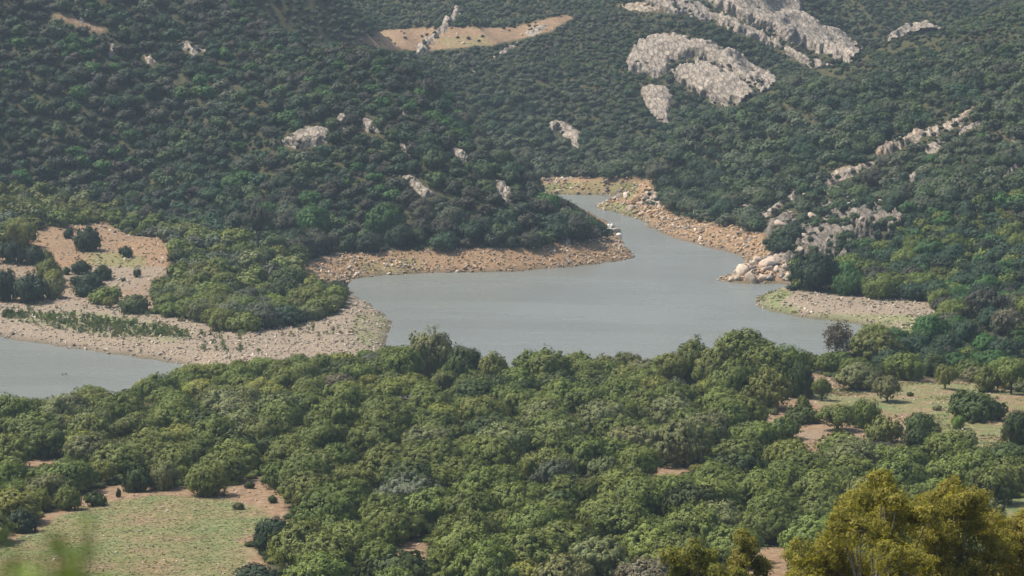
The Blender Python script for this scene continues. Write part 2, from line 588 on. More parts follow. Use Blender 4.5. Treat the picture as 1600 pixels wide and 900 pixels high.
terr = mesh_np('terrain', tv, tf, M_GROUND, smooth=True)
fx_, fy_, fz_ = tv[:, 0], tv[:, 1], tv[:, 2]
ZM = {k: zone_mask(k, fx_, fy_, fz_) for k in Z_BARE}
sdv = shore_dist(fx_, fy_)
nn = fbm(fx_ / 5, fy_ / 5, 31, 4); nb = fbm(fx_ / 14, fy_ / 14, 33, 3)
vpx, vpy = project(fx_, fy_, fz_)
soil_v = np.zeros(len(tv)); grav_v = np.zeros(len(tv)); grass_v = np.zeros(len(tv)); green_v = np.zeros(len(tv))
for k in ('clearing', 'patch_one', 'patch_two', 'patch_three', 'patch_four', 'red_slope', 'headland_top', 'meadow', 'ledge'):
    soil_v = np.maximum(soil_v, ZM[k] * 1.0)
for k in ('left_bank', 'headland', 'right_bank', 'gravel_spit', 'far_bank'):
    grav_v = np.maximum(grav_v, ZM[k] * 1.0)
grav_v = np.maximum(grav_v, ((sdv < 7) & (fy_ > 500)) * 1.0)
grav_v = np.maximum(grav_v, ZM['headland_top'] * np.clip((nb - .3) * 4, 0, .9))
grav_v = np.maximum(grav_v, ZM['clearing'] * np.clip((nn - .5) * 4, 0, .55))
# the flowering grass of the meadow stops short of its red rim
grass_poly = [(-60, 870), (0, 852), (60, 825), (110, 800), (130, 790), (185, 780), (250, 772), (300, 775), (345, 778), (380, 790), (415, 800), (430, 815), (410, 835), (380, 850), (385, 885), (370, 930), (-60, 930)]
grass_v = np.maximum(grass_v, (ZM['meadow'] & inside(grass_poly, vpx + (nn - .5) * 60, vpy + (nb - .5) * 26)) * np.clip(.75 + (nn - .45) * 2, 0, 1))
gp2 = [(1262, 612), (1330, 604), (1420, 597), (1560, 600), (1670, 630), (1670, 730), (1480, 700), (1455, 665), (1420, 645), (1380, 652), (1320, 645), (1285, 634)]
grass_v = np.maximum(grass_v, (ZM['clearing'] & inside(gp2, vpx, vpy)) * np.clip((nn - .30) * 4, 0, .95))
grass_v = np.maximum(grass_v, ZM['patch_five'] * .9)
def poly_v(poly, a, b): return inside(poly, vpx, vpy) & (fy_ > a) & (fy_ < b)
for poly, a, b, s in [
    ([(1165, 470), (1215, 450), (1240, 458), (1215, 475), (1260, 480), (1230, 500), (1180, 490)], 600, 760, .95),
    ([(1230, 497), (1290, 490), (1330, 492), (1400, 492), (1450, 495), (1430, 520), (1300, 515)], 600, 760, .7),
    ([(20, 490), (120, 487), (200, 495), (290, 515), (300, 530), (230, 538), (120, 515), (60, 505), (10, 500)], 600, 720, .55),
    ([(555, 490), (600, 490), (618, 515), (590, 540), (550, 535)], 600, 720, .6),
    ([(565, 410), (650, 400), (665, 430), (560, 438)], 700, 850, .45),
    ([(840, 290), (900, 283), (1000, 285), (990, 310), (850, 310)], 940, 1050, .8),
    ([(930, 312), (985, 320), (1010, 345), (930, 330)], 850, 990, .95),
    ([(1258, 540), (1300, 530), (1310, 560), (1258, 575)], 500, 700, .8),
    ([(130, 390), (230, 400), (225, 420), (140, 415)], 640, 840, .6),
    ([(680, 60), (760, 55), (765, 70), (700, 74)], 1000, 1300, .4)]:
    green_v = np.maximum(green_v, poly_v(poly, a, b) * s * np.clip(.4 + (nn - .3) * 2.4, 0, 1))
damp_v = np.clip(1 - sdv / 2.0 + (nn - .5) * .6, 0, 1) * .9 * (fy_ > 500)
def smooth_v(a):
    g = a.reshape(nr, nc).astype(float)
    for _ in range(1):
        g = (g + np.roll(g, 1, 0) + np.roll(g, -1, 0) + np.roll(g, 1, 1) + np.roll(g, -1, 1)) / 5
    return g.ravel()
for nm, a in (('soil', soil_v), ('gravel', grav_v), ('grass', grass_v), ('green', green_v), ('damp', damp_v), ('ochre', (fy_ > 738) * 1.0)):
    at = terr.attributes.new(nm, 'FLOAT', 'POINT')
    at.data.foreach_set('value', np.clip(smooth_v(a), 0, 1).astype(np.float32))
terrain = tag(link('terrain', terr), 'green hills and stony banks around the winding lake', kind='structure')

# water
m, nt, out = new_mat('lake_water')
geo = N(nt, 'ShaderNodeNewGeometry')
mp = N(nt, 'ShaderNodeMapping'); mp.inputs['Scale'].default_value = (.35, 1.0, 1.0)
nt.links.new(geo.outputs['Position'], mp.inputs[0])
w1 = noise(nt, mp.outputs[0], 1.1, 4, .6); w2 = noise(nt, mp.outputs[0], .12, 3)
w3 = noise(nt, geo.outputs['Position'], .02, 3)
wc = ramp(nt, w3, [(.35, (.150, .158, .132)), (.65, (.166, .172, .146))])
p = principled(nt, out, wc, .3, .5, math_(nt, 'ADD', w1, math_(nt, 'MULTIPLY', w2, .6)), .5, .6)
nt.links.new(ramp(nt, noise(nt, mp.outputs[0], .035, 4), [(.38, (.2, .2, .2)), (.62, (.32, .32, .32))]), p.inputs['Roughness'])
p.inputs['IOR'].default_value = 1.33
wx, wy = np.meshgrid(np.linspace(-330, 260, 60), np.linspace(480, 1060, 60))
wi = np.arange(59)[:, None] * 60 + np.arange(59)[None]
wf = np.stack([wi, wi + 1, wi + 61, wi + 60], -1).reshape(-1, 4)
water = tag(link('lake_water', mesh_np('lake_water', np.stack([wx.ravel(), wy.ravel(), np.zeros(wx.size)], 1), wf, m, True)), 'grey green lake water winding between the hills', kind='structure')

# ------------------------------------------------------------------ crowns: lobes > tufts > leaves
def leaf_quads(C, Nn, size, g, aspect=1.0):
    n = len(C)
    Nn = Nn / (np.linalg.norm(Nn, axis=1, keepdims=True) + 1e-9)
    a = g.normal(size=(n, 3))
    T = np.cross(Nn, a); T /= np.linalg.norm(T, axis=1, keepdims=True) + 1e-9
    B = np.cross(Nn, T)
    s = (size * g.uniform(.65, 1.3, n))[:, None] * .5
    T = T * s; B = B * s * aspect
    v = np.stack([C - T - B * .6, C + T - B, C + T * .7 + B, C - T * .8 + B * .9], 1).reshape(-1, 3)
    return v, np.arange(4 * n).reshape(-1, 4)


def sphere_dirs(n, g, zmin=-1.0):
    out = np.zeros((0, 3))
    while len(out) < n:
        d = g.normal(size=(n * 2, 3)); d /= np.linalg.norm(d, axis=1, keepdims=True)
        out = np.r_[out, d[d[:, 2] > zmin]]
    return out[:n]


def crown_mesh(name, seed, lobes=13, tufts=26, leaves=12, leaf=.06, tuft_r=.11, squash=.8, lift=0.0, lobe_r=(.27, .44), spread=.64, mat=None, center=.54, core=True):
    g = np.random.default_rng(seed)
    d = sphere_dirs(lobes, g, -.2)
    cen = d * spread * g.uniform(.75, 1.1, (lobes, 1)) * np.array([1, 1, squash]) + np.array([0, 0, .42 + lift])
    rad = g.uniform(*lobe_r, lobes)
    cen = np.r_[cen, [[0, 0, .40 + lift]]]; rad = np.r_[rad, center]
    V_, F_, var = [], [], []
    off = 0
    for c, r in zip(cen, rad):
        nt_ = int(tufts * (r / .36) ** 2)
        dd = sphere_dirs(nt_, g, -.75)
        tc = c + dd * r * g.uniform(.86, 1.08, (nt_, 1))
        dist = np.linalg.norm(tc[:, None] - cen[None], axis=2) - rad[None] * .86
        keep = (dist > 0).sum(1) >= len(cen) - 0
        keep |= dist.min(1) > -.04
        keep &= tc[:, 2] > .02
        tc, dd = tc[keep], dd[keep]
        if not len(tc):
            continue
        k = leaves
        ld = sphere_dirs(len(tc) * k, g).reshape(len(tc), k, 3) + dd[:, None] * .7
        ld /= np.linalg.norm(ld, axis=2, keepdims=True)
        tr = tuft_r * g.uniform(.6, 1.35, (len(tc), 1, 1))
        C = (tc[:, None] + ld * tr * g.uniform(.5, 1.0, (len(tc), k, 1))).reshape(-1, 3)
        dm = C - np.array([0, 0, .15 + lift]); dm /= np.linalg.norm(dm, axis=1, keepdims=True)
        Nn = (ld * .3 + dd[:, None] * .4).reshape(-1, 3) + dm * .8 + g.normal(size=(len(C), 3)) * .22
        v, f = leaf_quads(C, Nn, leaf, g)
        V_.append(v); F_.append(f + off); off += len(v)
        tv_ = g.uniform(.1, .9, (len(tc), 1))
        var.append(np.clip(tv_ + g.normal(size=(len(tc), k)) * .16, 0, 1).ravel())
    if core:   # the leafy mass inside: coarse faceted balls that close the view through the crown
        phi = np.linspace(0, 2 * np.pi, 9)[:-1]; th = np.linspace(.15, np.pi - .15, 5)
        for c, r in zip(cen, rad):
            P_ = np.array([[math.sin(t) * math.cos(p), math.sin(t) * math.sin(p), math.cos(t)] for t in th for p in phi])
            P_ = c + P_ * r * .74 * g.uniform(.85, 1.0, (len(P_), 1)); P_[:, 2] = np.maximum(P_[:, 2], .0)
            f = []
            for i in range(4):
                for j in range(8):
                    f.append((i * 8 + j, (i + 1) * 8 + j, (i + 1) * 8 + (j + 1) % 8, i * 8 + (j + 1) % 8))
            f = np.array(f)
            V_.append(P_); F_.append(f + off); off += len(P_); var.append(g.uniform(.2, .5, len(f)))
    VV = np.concatenate(V_)
    VV[:, 2] = np.maximum(VV[:, 2], 0.0)
    ex = np.percentile(np.hypot(VV[:, 0], VV[:, 1]), 97)
    VV = VV / np.array([ex, ex, np.percentile(VV[:, 2], 99.5)])
    return mesh_np(name, VV, np.concatenate(F_), mat or M_LEAF, face_attr={'var': np.concatenate(var)})


def tube(path, radii, sides=6):
    path = np.asarray(path, float); n = len(path)
    v, f = [], []
    for i in range(n):
        t = path[min(i + 1, n - 1)] - path[max(i - 1, 0)]
        t = t / (np.linalg.norm(t) + 1e-9)
        a = np.cross(t, [0, 0, 1.0] if abs(t[2]) < .9 else [1.0, 0, 0]); a /= np.linalg.norm(a) + 1e-9
        b = np.cross(t, a)
        for k in range(sides):
            an = 2 * math.pi * k / sides
            v.append(path[i] + (a * math.cos(an) + b * math.sin(an)) * radii[i])
    for i in range(n - 1):
        for k in range(sides):
            f.append((i * sides + k, i * sides + (k + 1) % sides, (i + 1) * sides + (k + 1) % sides, (i + 1) * sides + k))
    return np.array(v), np.array(f)


def join_tubes(name, tubes, mat):
    V_, F_, o = [], [], 0
    for v, f in tubes:
        V_.append(v); F_.append(f + o); o += len(v)
    return mesh_np(name, np.concatenate(V_), np.concatenate(F_), mat, smooth=True)


def trunk_mesh(name, seed, h=.62, r=.075, forks=3, mat=None):
    g = np.random.default_rng(seed); T_ = []
    lean = g.normal(size=2) * .05
    p = [[0, 0, -.35], [lean[0] * .3, lean[1] * .3, .05], [lean[0], lean[1], h * .45]]
    T_.append(tube(p, [r * 1.4, r * 1.05, r * .85], 7))
    for k in range(forks):
        a = 2 * math.pi * (k + g.uniform(-.2, .2)) / forks
        e = np.array([math.cos(a) * .42, math.sin(a) * .42, h * 1.15])
        s = np.array(p[2]) - np.array([0, 0, .03])
        T_.append(tube([s, s * .55 + e * .45 + np.array([0, 0, -.03]), e], [r * .7, r * .45, r * .2], 5))
    return join_tubes(name, T_, mat or M_BARK)


CROWN_NEAR = [crown_mesh('crown_round', 100 + i, lobes=26 + 4 * (i % 4), tufts=62, leaves=13, leaf=.040, tuft_r=.082, lobe_r=(.13, .30), spread=.70, squash=.62 + .05 * (i % 4), center=.66) for i in range(9)]
CROWN_LIFT = [crown_mesh('crown_lifted', 200 + i, lobes=24, tufts=58, leaves=13, leaf=.042, tuft_r=.08, lift=.30, squash=.62, lobe_r=(.14, .30), center=.62) for i in range(3)]
CROWN_FINE = [crown_mesh('crown_fine', 300 + i, lobes=40, tufts=56, leaves=12, leaf=.036, tuft_r=.07, lobe_r=(.10, .22), spread=.74, squash=.66, center=.64) for i in range(5)]
CROWN_FAR = [crown_mesh('crown_far', 400 + i, lobes=9 + i % 3, tufts=18, leaves=8, leaf=.10, tuft_r=.11) for i in range(6)]
CROWN_LOW = [crown_mesh('bush_low', 500 + i, lobes=12, tufts=45, leaves=12, leaf=.055, tuft_r=.07, squash=.55, spread=.62, lobe_r=(.24, .36)) for i in range(4)]
TRUNKS = [trunk_mesh('trunk', 600 + i) for i in range(4)]

TONES = {
    'yellow-green': (.196, .212, .044), 'mid-green': (.128, .158, .034), 'dark green': (.062, .084, .023), 'grey-green': (.160, .175, .066), 'hill green': (.078, .114, .044),
    'bright green': (.138, .190, .036), 'grey-brown': (.150, .138, .082), 'olive': (.140, .156, .036),
    'blue-green': (.042, .076, .038), 'deep green': (.035, .057, .026), 'fresh green': (.060, .128, .034), 'dull brown-green': (.066, .068, .044), 'ash-green': (.110, .125, .076),
    'pale grey-brown': (.118, .112, .086), 'scrub green': (.100, .120, .066), 'faded olive': (.115, .124, .070),
}


def tint_of(tone, jitter=.1, g=rng):
    b = np.array(TONES[tone]); k = g.uniform(1 - jitter * 1.6, 1 + jitter * 1.6)
    return np.clip(b * k * g.uniform(1 - jitter * .5, 1 + jitter * .5, 3), 0.01, 1)


# bare rock shapes (photo pixels), see the outcrops further down
ROCKS = [
    # outline, raise in metres, warm?, label, group, noise step
    ([(1100, -12), (1240, -12), (1262, 30), (1285, 42), (1305, 42), (1335, 72), (1361, 93), (1342, 106), (1310, 93), (1270, 82), (1230, 64), (1200, 47), (1150, 27), (1110, 8)], 4.5, 0, 'largest pale rock slab running off the top of the far hillside'),
    ([(1010, -8), (1090, 5), (1140, 27), (1190, 49), (1240, 74), (1290, 99), (1330, 110), (1325, 122), (1290, 118), (1250, 97), (1200, 70), (1150, 50), (1100, 30), (1040, 18), (1010, 10)], 2.2, 0, 'long thin pinkish rock rib just below the largest slab'),
    ([(978, 95), (990, 75), (1010, 58), (1045, 52), (1090, 62), (1140, 80), (1185, 105), (1220, 128), (1212, 143), (1190, 145), (1160, 125), (1120, 105), (1080, 92), (1050, 97), (1040, 115), (1020, 122), (1005, 112), (985, 115)], 3.5, 0, 'arched pale rock slab curving over a shrub filled hollow'),
    ([(1048, 110), (1075, 98), (1110, 99), (1150, 115), (1185, 150), (1160, 165), (1130, 168), (1100, 155), (1065, 135)], 3.2, 0, 'pale rock slab nested under the arched slab'),
    ([(998, 140), (1015, 130), (1040, 135), (1053, 150), (1050, 170), (1045, 192), (1030, 190), (1010, 170)], 3.0, 0, 'tooth shaped pale rock face tapering down the far hillside'),
    ([(1384, 72), (1392, 50), (1410, 38), (1440, 36), (1475, 45), (1480, 58), (1450, 70), (1415, 74), (1390, 84)], 3.5, 0, 'isolated pale rock block on the far slope above the right hill'),
    ([(430, 224), (455, 212), (475, 199), (500, 196), (518, 205), (515, 219), (490, 230), (460, 234)], 2.4, 0, 'grey rock outcrop low and wide in the middle of the left hill'),
    ([(556, 192), (575, 182), (592, 195), (597, 210), (575, 207)], 2.4, 0, 'upright grey rock pair beside the wide outcrop'),
    ([(518, 195), (530, 178), (545, 182), (548, 200), (530, 205)], 1.8, 0, 'rough grey crag just right of the wide outcrop'),
    ([(272, 73), (290, 61), (306, 68), (322, 80), (300, 86)], 2.2, 0, 'smooth whitish boulder high on the left hill'),
    ([(617, 226), (630, 222), (647, 240), (640, 245)], 1.6, 0, 'short slanting pale rock below the upright pair'),
    ([(624, 275), (640, 271), (660, 284), (680, 304), (664, 309), (640, 293)], 2.4, 0, 'slanting grey rock slab among dark trees above the stony bank'),
    ([(765, 286), (780, 281), (800, 300), (806, 317), (790, 314), (770, 300)], 2.4, 0, 'grey rock with a white rim near the end of the left hill'),
    ([(699, 232), (715, 229), (735, 246), (732, 254), (712, 247)], 1.8, 0, 'small jagged rock halfway down the end of the left hill'),
    ([(872, 364), (883, 359), (894, 379), (885, 386)], 1.8, 0, 'narrow pale rock standing at the treeline above the stony bank'),
    ([(222, 86), (238, 82), (247, 98), (232, 103)], 1.2, 1, 'small orange rock scar high on the left hill'),
    ([(470, 70), (482, 69), (498, 82), (490, 84)], 1.4, 0, 'small pale rock near the crest of the left hill'),
    ([(503, 83), (513, 83), (520, 92), (510, 93)], 1.2, 0, 'smallest pale rock near the crest of the left hill'),
    ([(618, 168), (632, 168), (638, 182), (625, 180)], 1.6, 0, 'square pale rock near the ridge of the left hill'),
    ([(697, 155), (705, 158), (708, 172), (700, 168)], 1.4, 0, 'narrow pale rock on the ridge of the left hill'),
    ([(165, 72), (178, 66), (186, 84), (172, 92)], 1.6, 0, 'rough grey rock on the upper left hill beside a thin ledge'),
    ([(110, 22), (122, 21), (137, 34), (128, 37)], 1.4, 1, 'pinkish rock ledge near the top of the left hill'),
    ([(855, 193), (870, 188), (898, 198), (912, 213), (908, 236), (890, 222), (872, 206), (858, 214)], 2.4, 0, 'broken grey rock face low on the far central hill'),
    ([(638, 92), (655, 70), (680, 45), (700, 25), (717, 11), (716, 25), (697, 48), (674, 72), (655, 92)], 2.6, 0, 'knobbly rock rib crossing the bare red slope'),
    ([(820, 52), (835, 40), (855, 38), (850, 48), (830, 58)], 1.8, 0, 'small grey rock at the thin end of the red slope'),
    ([(770, 90), (790, 74), (812, 64), (815, 68), (795, 80)], 1.2, 0, 'thin slanting rock line below the red slope'),
    ([(733, 117), (742, 106), (748, 104), (742, 114)], 1.2, 0, 'tiny slanting rock under the thin rock line'),
    ([(960, 8), (1000, 2), (1040, 12), (1030, 20), (985, 16)], 1.6, 1, 'pinkish broken rocks at the top end of the thin rib'),
    ([(1365, 232), (1400, 216), (1450, 200), (1500, 181), (1520, 168), (1524, 182), (1480, 206), (1430, 222), (1390, 240), (1370, 242)], 1.2, 1, 'long rubble strip climbing the right hill'),
    ([(1283, 282), (1310, 263), (1350, 253), (1373, 250), (1355, 266), (1320, 280), (1290, 290)], 1.2, 1, 'pink stony strip on the right hill below the long rubble strip'),
    ([(1440, 232), (1465, 217), (1479, 219), (1470, 236), (1445, 243)], 2.0, 0, 'rounded grey rocks beside the long rubble strip'),
    ([(1488, 206), (1510, 195), (1536, 187), (1536, 192), (1500, 211)], 1.6, 0, 'small slanting rocks above the rounded grey rocks'),
    ([(1410, 277), (1425, 268), (1446, 270), (1425, 287)], 1.6, 0, 'small pale rock cluster in the middle of the right hill'),
    ([(1140, 337), (1165, 316), (1190, 305), (1186, 312), (1162, 329), (1143, 342)], 1.6, 0, 'slanting pale rock rib just above the right bank'),
    ([(1184, 338), (1210, 318), (1246, 298), (1247, 306), (1216, 326), (1190, 344)], 1.8, 0, 'second slanting pale rib, uphill of the one above the right bank'),
    ([(1194, 362), (1204, 342), (1234, 329), (1242, 342), (1216, 358), (1202, 374)], 2.2, 2, 'grey crag standing over the right bank'),
    ([(1274, 322), (1290, 310), (1302, 318), (1290, 332)], 2.2, 0, 'small white topped crag on the right hill'),
    ([(1318, 320), (1340, 312), (1350, 318), (1330, 326)], 1.4, 0, 'thin grey rock band on the right hill, above the broad cliff'),
    ([(1236, 388), (1258, 352), (1285, 338), (1345, 324), (1385, 328), (1414, 344), (1392, 364), (1345, 370), (1326, 400), (1295, 406), (1258, 404)], 2.2, 2, 'broad broken grey cliff above the dark oak and the boulder spit'),
    ([(1214, 404), (1235, 388), (1250, 402), (1232, 416)], 2.4, 2, 'round grey crag behind the boulder spit'),
    ([(1345, 306), (1365, 294), (1382, 287), (1380, 294), (1360, 306)], 1.2, 0, 'thin rock streak just above the broad broken cliff'),
    ([(1556, 280), (1575, 266), (1597, 250), (1600, 256), (1575, 274), (1560, 284)], 1.6, 0, 'thin pale rock streak at the far right of the right hill'),
    ([(1576, 216), (1584, 210), (1592, 216), (1586, 224)], 2.0, 1, 'small pink boulder on the far right of the hill'),
    ([(1530, 308), (1545, 303), (1548, 311), (1535, 313)], 1.2, 0, 'small rock lying alone in dark shrubs on the right hill'),
    ([(1002, 312), (1010, 296), (1030, 302), (1045, 312), (1030, 322), (1012, 322)], 2.0, 1, 'tawny rock mound at the narrows of the lake'),
]


def in_rocks(px, py, grow=0.0):
    r = np.zeros(np.shape(px), bool)
    for rk in ROCKS:
        x0 = min(p[0] for p in rk[0]); x1 = max(p[0] for p in rk[0]); y0 = min(p[1] for p in rk[0]); y1 = max(p[1] for p in rk[0])
        if np.ndim(px) == 0 and not (x0 <= px <= x1 and y0 <= py <= y1):
            continue
        r |= inside(rk[0], px, py)
    return r


# ------------------------------------------------------------------ individual trees and bushes
def make_plant(name, label, cat, group, x, y, z, crown, r, hz, tone, trunk=True, rot=None, trunk_mesh_=None, sink=0.0, jit=.1, tint=None):
    root = bpy.data.objects.new(name, None); COL.objects.link(root)
    root.location = (x, y, z - sink)
    root.rotation_euler = (0, 0, random.uniform(0, 6.28) if rot is None else rot)
    root.empty_display_size = .5
    tag(root, label, cat, group)
    c = link('crown', crown, root); c.scale = (r, r * random.uniform(.92, 1.08), hz)
    c['tint'] = [float(q) for q in (tint if tint is not None else tint_of(tone, jit))]
    if trunk:
        t = link('trunk', trunk_mesh_ or random.choice(TRUNKS), root); t.scale = (r, r, hz)
    return root


def make_tall(name, label, cat, group, x, y, z, crown, r, h, tone, ch=1.35):
    root = make_plant(name, label, cat, group, x, y, z, crown, r, r * ch, tone, trunk=False)
    root.children[0].location.z = h - r * ch
    t = link('trunk', random.choice(TRUNKS), root); t.scale = (r, r, (h - r * ch * .45) / .62 * .9)
    return root


PLACED = []          # x, y, r already taken


def special(px, py, wpx, hpx, tone, label, kind='low', name='mastic_bush', cat='bush', group=None, d0=330, d1=1500, trunk=None, seed=None):
    g = ground_at(px, py, d0, d1) or ground_at(px, py, 330, 1500)
    x, y, z = g
    sc = y / FPX * 1.01
    r = wpx * sc / 2 / 1.0
    hm = hpx * sc
    top = 1.0
    lst = {'low': CROWN_LOW, 'round': CROWN_NEAR, 'lift': CROWN_LIFT, 'fine': CROWN_FINE}[kind]
    if hm > 1.9 * r and kind in ('round', 'fine') and name != 'mastic_bush':
        make_tall(name, label, cat, group, x, y, z, lst[len(PLACED) % len(lst)], r, hm, tone, 1.9 if 'cone' in label else 1.3)
        PLACED.append((x, y, r)); return
    o = make_plant(name, label, cat, group, x, y + r * .15, float(height(x, y + r * .15)), lst[len(PLACED) % len(lst)], r / .98, hm * (1.14 if name == 'mastic_bush' else 1.0), tone,
                   trunk=(kind in ('lift',)) if trunk is None else trunk, sink=.14 * hm if name == 'mastic_bush' else .05)
    PLACED.append((x, y + r * .15, r * .95))
    return o


